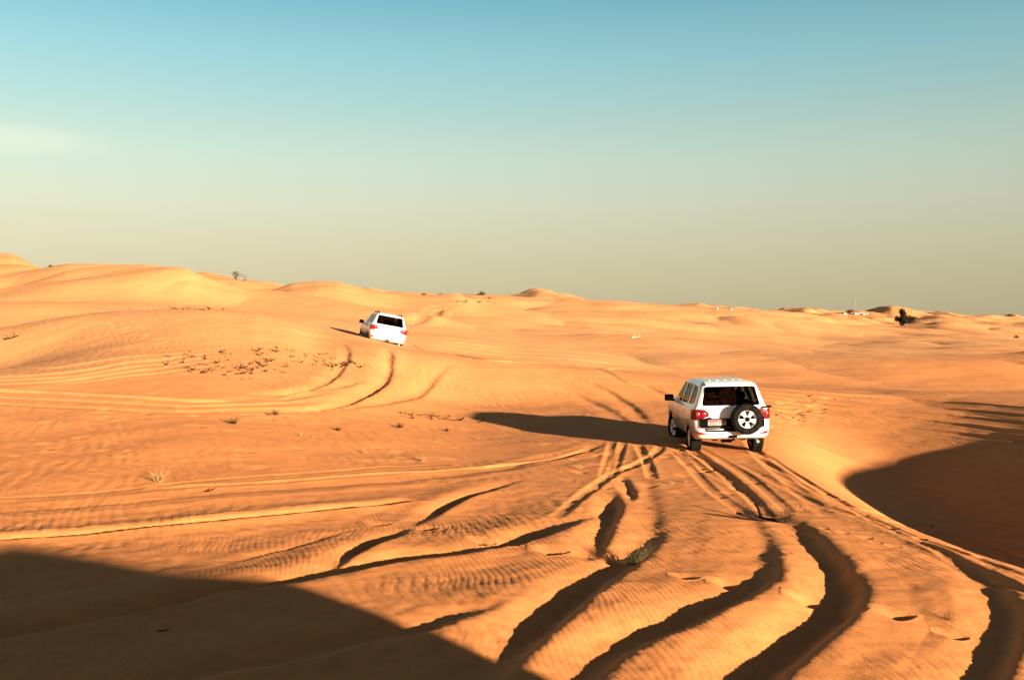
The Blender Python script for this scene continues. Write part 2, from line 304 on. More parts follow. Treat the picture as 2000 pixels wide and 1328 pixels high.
for i in range(60):      # tread marks along the right tracks
    t = rnd.random(); PITS.append((1600 + t * 380 + rnd.gauss(0, 8), 965 + t * 145 + rnd.gauss(0, 9), rnd.uniform(.04, .08), rnd.uniform(.03, .05), rnd.uniform(.012, .03)))
for i in range(70):      # trampled sand of the left plain
    PITS.append((rnd.uniform(20, 1200), rnd.gauss(880, 28), rnd.uniform(.08, .2), rnd.uniform(.04, .09), rnd.uniform(.008, .03)))
for i in range(60):
    PITS.append((rnd.uniform(150, 700), rnd.gauss(818, 14), rnd.uniform(.1, .25), rnd.uniform(.05, .1), rnd.uniform(.01, .03)))
for i in range(40):
    PITS.append((rnd.uniform(1100, 1500), rnd.gauss(925, 22), rnd.uniform(.08, .2), rnd.uniform(.05, .09), rnd.uniform(.015, .04)))
for i in range(45):      # line of prints climbing the mound and crossing the pan
    t = rnd.random(); PITS.append((160 + t * 180 + rnd.gauss(0, 5), 620 + t * 50 + rnd.gauss(0, 4), rnd.uniform(.1, .25), rnd.uniform(.06, .1), rnd.uniform(.01, .035)))
# fresh prints of the near car and sand pushed up beside its tyres
rut(.30, .026, [(1620, 1010, .2), (1560, 960, .5), (1510, 915, .8), (1480, 886, 1), (1470, 872, 1), (1462, 860, .8)])
rut(.30, .026, [(1480, 985, .2), (1430, 940, .5), (1385, 905, .8), (1358, 884, 1), (1348, 870, 1), (1340, 858, .8)])
for i in range(26):
    PITS.append((rnd.choice((1352, 1476)) + rnd.gauss(0, 16), 884 + rnd.gauss(0, 7), rnd.uniform(.05, .12), rnd.uniform(.04, .07), rnd.uniform(.015, .04)))
PX = np.arange(-2.2, 2.2, .01)
def _sm(v, sg):
    k = np.exp(-0.5 * (np.arange(-60, 61) * .01 / sg) ** 2); k /= k.sum(); return np.convolve(np.pad(v, 60, mode='edge'), k, mode='valid')
PE = _sm(np.interp(PX, [-1.85, -1.4, -1.05, -.8, -.6, -.42, -.3, -.19, -.08, .01, .12, .3, .55, .9, 1.5], [0, .10, .20, .15, -.08, -.36, -.55, -.62, -.40, .16, .36, .30, .17, .06, 0]), .045)
PR = _sm(np.interp(np.abs(PX), [0, .25, .42, .55, .72, .95, 1.4], [-1, -.9, -.35, .25, .42, .18, 0]), .05)
def build_sand():
    th_in = np.linspace(-R(30.5), R(30.5), 1000)
    th_out = np.linspace(R(30.5), 2 * math.pi - R(30.5), 74)[1:-1]
    th = np.concatenate([th_in, th_out]); NT = th.size; NI = th_in.size
    rs = [0.4]
    while rs[-1] < 9000:
        r = rs[-1]
        if r < 7.8: d = .16
        elif r < 24: d = max(.0165, .00165 * r)
        elif r < 56: d = .0023 * r
        elif r < 520: d = .0046 * r
        else: d = .010 * r
        rs.append(r + d)
    rs = np.array(rs); NR = rs.size
    X = rs[:, None] * np.sin(th)[None, :]; Y = rs[:, None] * np.cos(th)[None, :]
    Z = smooth_ground(X.ravel(), Y.ravel()).reshape(NR, NT)
    inner = slice(0, NI); Xi = X[:, inner]; Yi = Y[:, inner]
    # ruts
    dist = {}; disturbed = np.zeros((NR, NI))
    add_z = np.zeros((NR, NI)); RR = np.broadcast_to(rs[:, None], (NR, NI))
    for kind, w, d, pts in RUTS:
        C = crv(pts)
        reach = w * 1.9
        best = np.full((NR, NI), np.inf); sgn = np.zeros((NR, NI)); kk = np.zeros((NR, NI))
        r0 = NR; r1 = 0; c0 = NI; c1 = 0
        A = np.array(C); tot = 0
        for i in range(len(A) - 1):
            dx, dy = A[i + 1, :2] - A[i, :2]; tot += (-dy) * SA + dx * (-CA)
        side = 1 if tot > 0 else -1          # left normal (-dy, dx) towards the sun (SA, -CA)
        for i in range(len(A) - 1):
            x0, y0, k0 = A[i]; x1, y1, k1 = A[i + 1]; dx, dy = x1 - x0, y1 - y0; L2 = dx * dx + dy * dy
            if L2 < 1e-9: continue
            ra = math.hypot(x0, y0); rb = math.hypot(x1, y1)
            a = np.searchsorted(rs, min(ra, rb) - reach); b = np.searchsorted(rs, max(ra, rb) + reach)
            ta = math.atan2(x0, y0); tb = math.atan2(x1, y1); dt = reach / min(ra, rb)
            c = np.searchsorted(th_in, min(ta, tb) - dt); e = np.searchsorted(th_in, max(ta, tb) + dt)
            if e <= c: continue
            px = Xi[a:b, c:e] - x0; py = Yi[a:b, c:e] - y0
            t = np.clip((px * dx + py * dy) / L2, 0, 1); qx = px - t * dx; qy = py - t * dy
            dd = np.sqrt(qx * qx + qy * qy); s = (-dy * px + dx * py) * side
            bb = best[a:b, c:e]; m = dd < bb
            bb[m] = dd[m]; sgn[a:b, c:e][m] = np.sign(s)[m]; kk[a:b, c:e][m] = (k0 + (k1 - k0) * t)[m]
            r0 = min(r0, a); r1 = max(r1, b); c0 = min(c0, c); c1 = max(c1, e)
        if r1 <= r0: continue
        S = (slice(r0, r1), slice(c0, c1))
        bz = best[S]; ok = bz < reach; s = np.where(ok, bz * sgn[S], 0) / w; k = kk[S]
        jit = 1 + .12 * noise(Xi[S] * 1.3, Yi[S] * 1.3, 77)
        s = s + .022 * noise(Xi[S] * 5, Yi[S] * 5, 78) * np.minimum(1, w / .5)
        if kind == 'edge':     # s > 0 is the bank towards the sun
            prof = np.interp(s, PX, PE)
        elif kind == 'rut':
            prof = np.interp(np.abs(s), PX, PR)
        else:
            prof = np.interp(s, [-1.5, -1, -.5, 0, .5, 1, 1.5], [0, .2, -.2, -.5, .1, .35, 0])
        amp = d * np.sqrt(np.clip(k, 0, 2)) * np.sqrt(np.clip(k, 0, 2)) * jit
        add_z[S] += np.where(ok, prof * amp, 0)
        disturbed[S] = np.maximum(disturbed[S], np.where(ok & (np.abs(s) < .9), np.clip(k, 0, 1), 0) * (1 if kind == 'rut' else .35))
    for pi, (u, v, hl, hw, dp) in enumerate(PITS):
        if pi < 18: hl *= .62; hw *= .62
        P = at(u, v); r = math.hypot(P.x, P.y); reach = hl * 3; t0 = math.atan2(P.x, P.y)
        a = np.searchsorted(rs, r - reach); b = np.searchsorted(rs, r + reach); c = np.searchsorted(th_in, t0 - reach / r); e = np.searchsorted(th_in, t0 + reach / r)
        if e <= c or b <= a: continue
        px = Xi[a:b, c:e] - P.x; py = Yi[a:b, c:e] - P.y
        al = -SA * px + CA * py; ac = CA * px + SA * py       # away from the sun, across
        al = np.where(al > 0, al / (hw * 4.5), al / (hw * .7)); ac = ac / hl; q = al * al + ac * ac
        add_z[a:b, c:e] += -.85 * dp * np.exp(-q ** 1.15) + dp * .10 * np.exp(-(np.sqrt(q) - 1.6) ** 2 / .2)
    Zi = Z[:, inner] + add_z
    # wind ripples, as real relief near the lens
    rr = RR
    wx = Xi + .30 * fbm(Xi / 2.2, Yi / 2.2, 51, 2); wy = Yi + .45 * fbm(Xi / 2.6, Yi / 2.6, 55, 2)
    def rip(ang, lam, sx):
        c, s_ = math.cos(R(ang)), math.sin(R(ang))
        ph = (wx * c + wy * s_) * 2 * math.pi / lam + sx
        return np.sin(ph) + .28 * np.sin(2 * ph + .9)
    patch = np.clip(.42 + 1.0 * fbm(Xi / 3.4, Yi / 2.4, 61, 3), .06, 1.3) * (1 - .85 * disturbed)
    near = 1 - sstep(16, 26, rr)
    Zi = Zi + near * patch * (.0030 * rip(24, .17, 0) + .0018 * rip(40, .105, 1.0)) + near * (1 - .8 * disturbed) * .0018 * np.clip(.5 + fbm(Xi / 1.7, Yi / 2.9, 67, 2), 0, 1.2) * rip(13, .085, 2.0)
    Zi = Zi + near * .006 * fbm(Xi * 3.1, Yi * 3.1, 65, 2)
    mid = sstep(22, 30, rr) * (1 - sstep(52, 62, rr))
    Zi = Zi + mid * np.clip(fbm(Xi / 6, Yi / 4, 71, 2) + .35, 0, 1.2) * (1 - disturbed) * .004 * rip(28, .5, 0)
    Z[:, inner] = Zi
    co = np.stack([X, Y, Z], -1).reshape(-1, 3)
    co = np.concatenate([co, [[0, 0, Z[0].mean()]]])
    i = np.arange(NR - 1)[:, None]; j = np.arange(NT)[None, :]; j2 = (j + 1) % NT
    quads = np.stack([i * NT + j, i * NT + j2, (i + 1) * NT + j2, (i + 1) * NT + j], -1).reshape(-1, 4)[:, ::-1]
    tris = np.stack([np.full(NT, NR * NT), (np.arange(NT) + 1) % NT, np.arange(NT)], -1)
    me = bpy.data.meshes.new('sand_dunes')
    nq = len(quads); nt = len(tris)
    me.vertices.add(len(co)); me.vertices.foreach_set('co', co.astype(np.float32).ravel())
    me.loops.add(nq * 4 + nt * 3); me.loops.foreach_set('vertex_index', np.concatenate([quads.ravel(), tris.ravel()]).astype(np.int32))
    me.polygons.add(nq + nt)
    me.polygons.foreach_set('loop_start', np.concatenate([np.arange(nq) * 4, nq * 4 + np.arange(nt) * 3]).astype(np.int32))
    me.update(calc_edges=True); me.validate()
    me.polygons.foreach_set('use_smooth', np.ones(nq + nt, bool))
    o = bpy.data.objects.new('sand_dunes', me); COL.objects.link(o)
    tag(o, kind='structure'); o['label'] = 'rippled orange desert sand rolling away into dunes'
    print('SAND', NR, NT)
    return o

def sand_material():
    m = bpy.data.materials.new('sand'); m.use_nodes = True; nt = m.node_tree; N = nt.nodes.new; L = nt.links.new
    b = nt.nodes['Principled BSDF']; b.inputs['Roughness'].default_value = .92; b.inputs['Specular IOR Level'].default_value = .15
    g = N('ShaderNodeNewGeometry')
    def nz(scale, det=3, rough=.5, vec=None):
        n = N('ShaderNodeTexNoise'); n.inputs['Scale'].default_value = scale; n.inputs['Detail'].default_value = det; n.inputs['Roughness'].default_value = rough
        L(vec or g.outputs['Position'], n.inputs['Vector']); return n
    # pale and redder sand in broad drifts
    big = nz(.018, 3); fine = nz(2.2, 6, .65); grain = nz(60, 2)
    rp = N('ShaderNodeValToRGB'); L(big.outputs[0], rp.inputs[0]); rp.color_ramp.elements[0].position = .35; rp.color_ramp.elements[1].position = .65
    rp.color_ramp.elements[0].color = (*SAND_A, 1); rp.color_ramp.elements[1].color = (*SAND_B, 1)
    # brighter light towards the far left dunes, put into the sand colour
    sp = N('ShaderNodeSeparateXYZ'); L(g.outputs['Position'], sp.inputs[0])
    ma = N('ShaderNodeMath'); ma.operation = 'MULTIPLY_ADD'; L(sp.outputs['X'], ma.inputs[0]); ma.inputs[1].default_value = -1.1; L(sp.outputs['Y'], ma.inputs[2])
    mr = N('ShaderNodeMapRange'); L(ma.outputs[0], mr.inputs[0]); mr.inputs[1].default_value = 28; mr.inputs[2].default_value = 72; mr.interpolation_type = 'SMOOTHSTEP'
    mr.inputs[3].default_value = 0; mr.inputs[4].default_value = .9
    mx = N('ShaderNodeMix'); mx.data_type = 'RGBA'; L(mr.outputs[0], mx.inputs[0]); L(rp.outputs[0], mx.inputs[6]); mx.inputs[7].default_value = (*SAND_LIT, 1)
    m1 = N('ShaderNodeMapRange'); L(fine.outputs[0], m1.inputs[0]); m1.inputs[1].default_value = .3; m1.inputs[2].default_value = .7; m1.inputs[3].default_value = .90; m1.inputs[4].default_value = 1.08
    sc = N('ShaderNodeVectorMath'); sc.operation = 'SCALE'; L(mx.outputs[2], sc.inputs[0]); L(m1.outputs[0], sc.inputs['Scale'])
    m3 = N('ShaderNodeMapRange'); L(grain.outputs[0], m3.inputs[0]); m3.inputs[1].default_value = .3; m3.inputs[2].default_value = .7; m3.inputs[3].default_value = .93; m3.inputs[4].default_value = 1.07
    sc2 = N('ShaderNodeVectorMath'); sc2.operation = 'SCALE'; L(sc.outputs[0], sc2.inputs[0]); L(m3.outputs[0], sc2.inputs['Scale'])
    L(sc2.outputs[0], b.inputs['Base Color'])
    # fine wind ripples and grain
    warp = nz(.45, 3); wv = N('ShaderNodeVectorMath'); wv.operation = 'MULTIPLY_ADD'; L(warp.outputs['Color'], wv.inputs[0]); wv.inputs[1].default_value = (1.6, 1.6, 0); L(g.outputs['Position'], wv.inputs[2])
    mp = N('ShaderNodeMapping'); mp.inputs['Rotation'].default_value = (0, 0, R(-28)); L(wv.outputs[0], mp.inputs[0])
    w = N('ShaderNodeTexWave'); w.inputs['Scale'].default_value = .9; w.inputs['Distortion'].default_value = 1.5; w.inputs['Detail'].default_value = 2; w.inputs['Detail Scale'].default_value = 1.2
    L(mp.outputs[0], w.inputs['Vector'])
    pm = nz(.16, 3); pr = N('ShaderNodeMapRange'); L(pm.outputs[0], pr.inputs[0]); pr.inputs[1].default_value = .42; pr.inputs[2].default_value = .62; pr.inputs[3].default_value = .05; pr.inputs[4].default_value = .7
    mu = N('ShaderNodeMath'); mu.operation = 'MULTIPLY'; L(w.outputs['Fac'], mu.inputs[0]); L(pr.outputs[0], mu.inputs[1])
    gr = N('ShaderNodeMath'); gr.operation = 'MULTIPLY_ADD'; L(fine.outputs[0], gr.inputs[0]); gr.inputs[1].default_value = 1.1; L(mu.outputs[0], gr.inputs[2])
    bp = N('ShaderNodeBump'); bp.inputs['Strength'].default_value = 1; bp.inputs['Distance'].default_value = .014; L(gr.outputs[0], bp.inputs['Height'])
    b2 = N('ShaderNodeBump'); b2.inputs['Strength'].default_value = 1; b2.inputs['Distance'].default_value = .003; L(grain.outputs[0], b2.inputs['Height']); L(bp.outputs[0], b2.inputs['Normal'])
    L(b2.outputs[0], b.inputs['Normal'])
    return m
SAND_A = (0.60, 0.222, 0.066); SAND_B = (0.65, 0.258, 0.082); SAND_LIT = (0.70, 0.33, 0.125)  # third tone carries the brighter light of the far left
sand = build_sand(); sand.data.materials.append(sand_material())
# ------------------------------------------------------------------ off-road wagon
M = {}
M['paint'] = new_mat('white_paint', (.68, .68, .66), .28, 0, .5, .6)
def brown_low(m):      # browner towards the bottom, strongest on the sides
    nt = m.node_tree; b = nt.nodes['Principled BSDF']; N = nt.nodes.new; L = nt.links.new
    tc = N('ShaderNodeTexCoord'); sp = N('ShaderNodeSeparateXYZ'); L(tc.outputs['Object'], sp.inputs[0])
    nz = N('ShaderNodeTexNoise'); nz.inputs['Scale'].default_value = 3.5; nz.inputs['Detail'].default_value = 5; L(tc.outputs['Object'], nz.inputs['Vector'])
    a = N('ShaderNodeMath'); a.operation = 'MULTIPLY_ADD'; L(nz.outputs[0], a.inputs[0]); a.inputs[1].default_value = -.7; L(sp.outputs['Z'], a.inputs[2])
    mr = N('ShaderNodeMapRange'); mr.interpolation_type = 'SMOOTHSTEP'; L(a.outputs[0], mr.inputs[0]); mr.inputs[1].default_value = .05; mr.inputs[2].default_value = 1.0; mr.inputs[3].default_value = .85; mr.inputs[4].default_value = 0.03
    sn = N('ShaderNodeSeparateXYZ'); L(tc.outputs['Normal'], sn.inputs[0]); ab = N('ShaderNodeMath'); ab.operation = 'ABSOLUTE'; L(sn.outputs['X'], ab.inputs[0])
    mn = N('ShaderNodeMapRange'); L(ab.outputs[0], mn.inputs[0]); mn.inputs[1].default_value = .4; mn.inputs[2].default_value = .9; mn.inputs[3].default_value = .25; mn.inputs[4].default_value = 1.5
    mq = N('ShaderNodeMath'); mq.operation = 'MULTIPLY'; mq.use_clamp = True; L(mr.outputs[0], mq.inputs[0]); L(mn.outputs[0], mq.inputs[1]); mr = mq
    mx = N('ShaderNodeMix'); mx.data_type = 'RGBA'; L(mr.outputs[0], mx.inputs[0]); mx.inputs[6].default_value = (.68, .68, .66, 1); mx.inputs[7].default_value = (.22, .135, .07, 1); L(mx.outputs[2], b.inputs['Base Color'])
    r2 = N('ShaderNodeMapRange'); L(mr.outputs[0], r2.inputs[0]); r2.inputs[3].default_value = .28; r2.inputs[4].default_value = .85; L(r2.outputs[0], b.inputs['Roughness'])
brown_low(M['paint'])
M['black'] = new_mat('black_plastic', (.003, .003, .003), .8, 0, .02)
M['tyre'] = noisy(new_mat('tyre_rubber', (.01, .01, .01), 1.0, 0, .0), (.006, .006, .006), (.016, .012, .009), 9)
M['alloy'] = new_mat('alloy_rim', (.72, .72, .70), .35, .35)
M['chrome'] = new_mat('chrome_trim', (.75, .75, .72), .2, .9)
M['red'] = new_mat('red_lamp', (.42, .012, .012), .18, 0, .6, .5)
M['redd'] = new_mat('dark_red_lamp', (.20, .008, .012), .2, 0, .6, .5)
M['lens'] = new_mat('clear_lamp', (.75, .7, .66), .12)
M['seat'] = new_mat('tan_seat', (.16, .05, .03), .8)
M['dark'] = new_mat('cabin_dark', (.012, .012, .012), .9)
M['plate'] = new_mat('plate_white', (.24, .23, .20), .5)
M['platered'] = new_mat('plate_red', (.22, .02, .015), .5)
M['ink'] = new_mat('plate_ink', (.02, .02, .02), .6)
M['mirror'] = new_mat('mirror_glass', (.8, .85, .9), .03, 1.0)
def glass():
    m = bpy.data.materials.new('tinted_glass'); m.use_nodes = True; nt = m.node_tree; nt.nodes.clear(); N = nt.nodes.new; L = nt.links.new
    out = N('ShaderNodeOutputMaterial'); mix = N('ShaderNodeMixShader'); tr = N('ShaderNodeBsdfTransparent'); gl = N('ShaderNodeBsdfGlossy')
    tr.inputs[0].default_value = (.38, .36, .33, 1); gl.inputs['Roughness'].default_value = .03
    fr = N('ShaderNodeFresnel'); fr.inputs[0].default_value = 1.12
    L(fr.outputs[0], mix.inputs[0]); L(tr.outputs[0], mix.inputs[1]); L(gl.outputs[0], mix.inputs[2]); L(mix.outputs[0], out.inputs[0]); return m
M['glass'] = glass()

RINGS = [  # z, rear y, front y, half width, rear corner, front corner
    (.44, -2.22, 2.22, .88, .22, .30), (.50, -2.40, 2.40, .93, .26, .36), (.60, -2.475, 2.47, .965, .26, .40), (.70, -2.47, 2.47, .975, .25, .40),
    (.725, -2.44, 2.46, .978, .24, .40), (.74, -2.385, 2.45, .98, .20, .38), (.88, -2.38, 2.43, .985, .18, .36), (1.0, -2.37, 2.41, .985, .17, .34), (1.08, -2.36, 2.38, .975, .17, .32), (1.16, -2.345, 2.30, .96, .16, .30),
    (1.20, -2.335, 2.22, .945, .16, .28), (1.235, -2.325, 2.02, .925, .15, .26), (1.265, -2.315, 1.30, .905, .15, .24), (1.30, -2.30, 1.12, .885, .15, .24),
    (1.42, -2.26, .93, .84, .14, .24), (1.55, -2.215, .72, .795, .14, .24), (1.68, -2.165, .52, .748, .14, .24), (1.78, -2.12, .37, .712, .14, .25), (1.83, -2.075, .26, .68, .16, .27),
    (1.862, -2.00, .14, .64, .2, .3), (1.882, -1.90, .0, .57, .24, .34), (1.895, -1.7, -.2, .42, .26, .3), (1.90, -1.35, -.5, .2, .15, .15)]
def ring_pts(z, yr, yf, hw, rr, rf, n=7):
    pts = []
    def corner(cx, cy, r, a0, a1):
        for i in range(n + 1):
            a = R(a0 + (a1 - a0) * i / n); pts.append((cx + r * math.cos(a), cy + r * math.sin(a)))
    def line(p, q, m):
        for i in range(1, m): pts.append((p[0] + (q[0] - p[0]) * i / m, p[1] + (q[1] - p[1]) * i / m))
    corner(hw - rr, yr + rr, rr, 0, -90); line((hw - rr, yr), (-hw + rr, yr), 8)
    corner(-hw + rr, yr + rr, rr, -90, -180); line((-hw, yr + rr), (-hw, yf - rf), 14)
    corner(-hw + rf, yf - rf, rf, 180, 90); line((-hw + rf, yf), (hw - rf, yf), 8)
    corner(hw - rf, yf - rf, rf, 90, 0); line((hw, yf - rf), (hw, yr + rr), 14)
    out = []
    for x, y in pts:      # bowed nose and tail, slightly waisted sides
        bow = .05 * (1 - (x / hw) ** 2) if abs(x) < hw else 0
        if y < 0: y2 = y - bow * (1 if y < yr + rr else 0)
        else: y2 = y + bow * 1.6 * (1 if y > yf - rf else 0)
        taper = 1 - .05 * max(0, (y - 1.5)) ** 2 if y > 1.5 else 1
        out.append(Vector((x * taper, y2, z)))
    return out
def loft(rings, inset=0.0):
    bm = bmesh.new(); L = []
    for r in rings:
        z, yr, yf, hw, a, b = r
        L.append([bm.verts.new(p) for p in ring_pts(z, yr + inset, yf - inset, hw - inset, max(.03, a - inset * .5), max(.03, b - inset * .5))])
    n = len(L[0])
    for A, B in zip(L, L[1:]):
        for i in range(n): bm.faces.new((A[i], B[i], B[(i + 1) % n], A[(i + 1) % n]))
    bm.faces.new(L[0]); bm.faces.new(L[-1][::-1])
    bmesh.ops.recalc_face_normals(bm, faces=bm.faces); return bm
def rpoly(pts, r, n=5):
    """polygon with rounded corners"""
    out = []; m = len(pts)
    for i in range(m):
        p = Vector(pts[i]); a = Vector(pts[i - 1]) - p; b = Vector(pts[(i + 1) % m]) - p
        rr = r[i] if isinstance(r, (list, tuple)) else r
        rr = min(rr, a.length * .45, b.length * .45); A = p + a.normalized() * rr; B = p + b.normalized() * rr
        for k in range(n + 1):
            t = k / n; out.append(A * (1 - t) ** 2 + p * 2 * t * (1 - t) + B * t * t)
    return out
def prism(poly, axis, lo, hi):
    """solid prism of a 2D outline; axis x: outline is (y, z); axis y: (x, z); axis z: (x, y)"""
    bm = bmesh.new()
    def P(p, h): return {'x': (h, p[0], p[1]), 'y': (p[0], h, p[1]), 'z': (p[0], p[1], h)}[axis]
    A = [bm.verts.new(P(p, lo)) for p in poly]; B = [bm.verts.new(P(p, hi)) for p in poly]; n = len(A)
    bm.faces.new(A); bm.faces.new(B[::-1])
    for i in range(n): bm.faces.new((A[i], B[i], B[(i + 1) % n], A[(i + 1) % n]))
    bmesh.ops.recalc_face_normals(bm, faces=bm.faces); return bm
def cyl(axis, c, r, depth, seg=32, r2=None):
    bm = bmesh.new(); bmesh.ops.create_cone(bm, cap_ends=True, segments=seg, radius1=r, radius2=r if r2 is None else r2, depth=depth)
    rot = {'x': Matrix.Rotation(R(90), 4, 'Y'), 'y': Matrix.Rotation(R(90), 4, 'X'), 'z': Matrix.Identity(4)}[axis]
    bmesh.ops.transform(bm, matrix=Matrix.Translation(c) @ rot, verts=bm.verts); return bm
def box(lo, hi, bev=0.0):
    bm = bmesh.new(); bmesh.ops.create_cube(bm, size=1)
    for v in bm.verts: v.co = Vector([lo[i] + (v.co[i] + .5) * (hi[i] - lo[i]) for i in range(3)])
    if bev: bmesh.ops.bevel(bm, geom=bm.edges[:], offset=bev, segments=2, profile=.6, affect='EDGES')
    return bm
def join(*bms):
    out = bmesh.new()
    for b in bms:
        me = bpy.data.meshes.new('t'); b.to_mesh(me); b.free(); out.from_mesh(me); bpy.data.meshes.remove(me)
    return out
def mesh_of(bm): me = bpy.data.meshes.new('t'); bm.to_mesh(me); bm.free(); return me
def boolean(me, cut, op):
    a = bpy.data.objects.new('a', me); b = bpy.data.objects.new('b', cut); COL.objects.link(a); COL.objects.link(b)
    md = a.modifiers.new('m', 'BOOLEAN'); md.operation = op; md.object = b; md.solver = 'EXACT'
    dg = bpy.context.evaluated_depsgraph_get(); dg.update()
    res = bpy.data.meshes.new_from_object(a.evaluated_get(dg))
    bpy.data.objects.remove(a); bpy.data.objects.remove(b)
    return res
def put(name, me, mat, parent, smooth=True, ang=28):
    bm = bmesh.new(); bm.from_mesh(me) if not isinstance(me, bmesh.types.BMesh) else None
    if isinstance(me, bmesh.types.BMesh): bm.free(); bm = me
    return link_bm(name, bm, mat, parent, smooth, ang)

W_REAR = rpoly([(-.735, 1.30), (.735, 1.30), (.625, 1.775), (-.625, 1.775)], .07)
W_FRONT = rpoly([(-.76, 1.30), (.76, 1.30), (.62, 1.79), (-.62, 1.79)], .07)
W_SIDE = [  # front door, rear door, quarter window as (y, z) outlines
    rpoly([(-.10, 1.27), (.98, 1.27), (.42, 1.765), (-.10, 1.775)], [.03, .10, .12, .04]),
    rpoly([(-1.10, 1.29), (-.19, 1.27), (-.19, 1.775), (-1.10, 1.775)], .05),
    rpoly([(-2.02, 1.33), (-1.22, 1.29), (-1.22, 1.775), (-1.88, 1.755)], [.16, .05, .05, .14])]
D_SIDE = [rpoly([(-.145, .50), (1.12, .50), (1.12, 1.20), (.52, 1.80), (-.145, 1.80)], [.05, .05, .05, .06, .03]),
          rpoly([(-1.16, .86), (-1.00, .66), (-.80, .50), (-.155, .50), (-.155, 1.80), (-1.16, 1.80)], [.04, .08, .04, .03, .03, .04])]
D_TAIL = rpoly([(-.80, .755), (.80, .755), (.80, 1.12), (.78, 1.30), (.665, 1.81), (-.665, 1.81), (-.78, 1.30), (-.80, 1.12)], .04)
AX_R, AX_F, WR, TR = -1.40, 1.45, .40, .80      # axles, wheel radius, half track

def car_shell():
    body = mesh_of(loft(RINGS))
    cav = mesh_of(loft([r for r in RINGS if .99 < r[0] < 1.85 and not 1.01 < r[0] < 1.25 or abs(r[0] - .60) < .01][0:0] + [
        (.80, -2.26, 1.15, .86, .12, .2), (1.20, -2.22, 1.10, .84, .12, .2), (1.30, -2.20, 1.00, .80, .12, .2), (1.42, -2.165, .83, .765, .12, .2), (1.68, -2.07, .42, .675, .12, .2), (1.80, -1.98, .22, .60, .14, .2)]))
    body = boolean(body, cav, 'DIFFERENCE')
    for y in (AX_R, AX_F):
        for sx in (-1, 1):
            body = boolean(body, mesh_of(cyl('x', (sx * (.62 + .45), y, .43), .475, .90, 40)), 'DIFFERENCE')
    for w in W_SIDE: body = boolean(body, mesh_of(prism(w, 'x', -1.2, 1.2)), 'DIFFERENCE')
    body = boolean(body, mesh_of(prism(W_REAR, 'y', -2.7, -1.7)), 'DIFFERENCE')
    body = boolean(body, mesh_of(prism(W_FRONT, 'y', .05, 1.5)), 'DIFFERENCE')
    return body
def grow(poly, k):
    n = len(poly); area = sum(poly[i].x * poly[(i + 1) % n].y - poly[(i + 1) % n].x * poly[i].y for i in range(n)); sg = 1 if area > 0 else -1
    out = []
    for i in range(n):
        d = (poly[(i + 1) % n] - poly[i - 1]); nrm = Vector((d.y, -d.x)); 
        if nrm.length > 1e-9: nrm.normalize()
        out.append(poly[i] + nrm * k * sg)
    return out
def xs(z, k=0.0):      # half width of the body at a height
    return float(np.interp(z, [r[0] for r in RINGS], [r[3] for r in RINGS])) - k
def yr(z):             # tail of the body at a height, on the centre line
    return float(np.interp(z, [r[0] for r in RINGS], [r[1] for r in RINGS]))
def yfr(z): return float(np.interp(z, [r[0] for r in RINGS], [r[2] for r in RINGS]))
def tailx(x, z):       # tail surface with its bow
    hw = xs(z); return yr(z) - .05 * max(0, 1 - (x / hw) ** 2)
def side_pane(poly, sx):
    bm = bmesh.new(); P = grow(poly, .012)
    V = [bm.verts.new((sx * (xs(p.y) - .022), p.x, p.y)) for p in P]; f = bm.faces.new(V)
    r = bmesh.ops.extrude_face_region(bm, geom=[f]); bmesh.ops.translate(bm, vec=(-sx * .006, 0, 0), verts=[g for g in r['geom'] if isinstance(g, bmesh.types.BMVert)])
    bmesh.ops.recalc_face_normals(bm, faces=bm.faces); return bm
def end_pane(poly, yfun, off):
    bm = bmesh.new(); P = grow(poly, .012)
    V = [bm.verts.new((p.x, yfun(p.y) + off, p.y)) for p in P]; f = bm.faces.new(V)
    r = bmesh.ops.extrude_face_region(bm, geom=[f]); bmesh.ops.translate(bm, vec=(0, .006 if off > 0 else -.006, 0), verts=[g for g in r['geom'] if isinstance(g, bmesh.types.BMVert)])
    bmesh.ops.recalc_face_normals(bm, faces=bm.faces); return bm
def lathe(prof, axis='x', seg=40):
    """prof: (offset along the axis, radius)"""
    bm = bmesh.new(); rows = []
    for i in range(seg):
        a = 2 * math.pi * i / seg; rows.append([bm.verts.new((o, r * math.cos(a), r * math.sin(a))) for o, r in prof])
    for i in range(seg):
        A, B = rows[i], rows[(i + 1) % seg]
        for j in range(len(prof) - 1): bm.faces.new((A[j], A[j + 1], B[j + 1], B[j]))
    bmesh.ops.remove_doubles(bm, verts=bm.verts, dist=1e-5); bmesh.ops.recalc_face_normals(bm, faces=bm.faces)
    if axis == 'y': bmesh.ops.rotate(bm, verts=bm.verts, matrix=Matrix.Rotation(R(90), 3, 'Z'))
    return bm
def tyre_bm(w=.145, r=WR):
    bm = lathe([(-w + .02, .235), (-w, .27), (-w - .004, .33), (-w + .012, r - .03), (-w + .05, r), (w - .05, r), (w - .012, r - .03), (w + .004, .33), (w, .27), (w - .02, .235), (-w + .02, .235)])
    b2 = []
    for i in range(44):      # tread blocks
        a = 2 * math.pi * i / 44
        for k, off in ((-1, 0), (1, .5)):
            q = box((k * .07 - .05, -.016, r - .01), (k * .07 + .05, .016, r + .012))
            bmesh.ops.rotate(q, verts=q.verts, matrix=Matrix.Rotation(a + off * .14, 3, 'X')); b2.append(q)
    return join(bm, *b2)
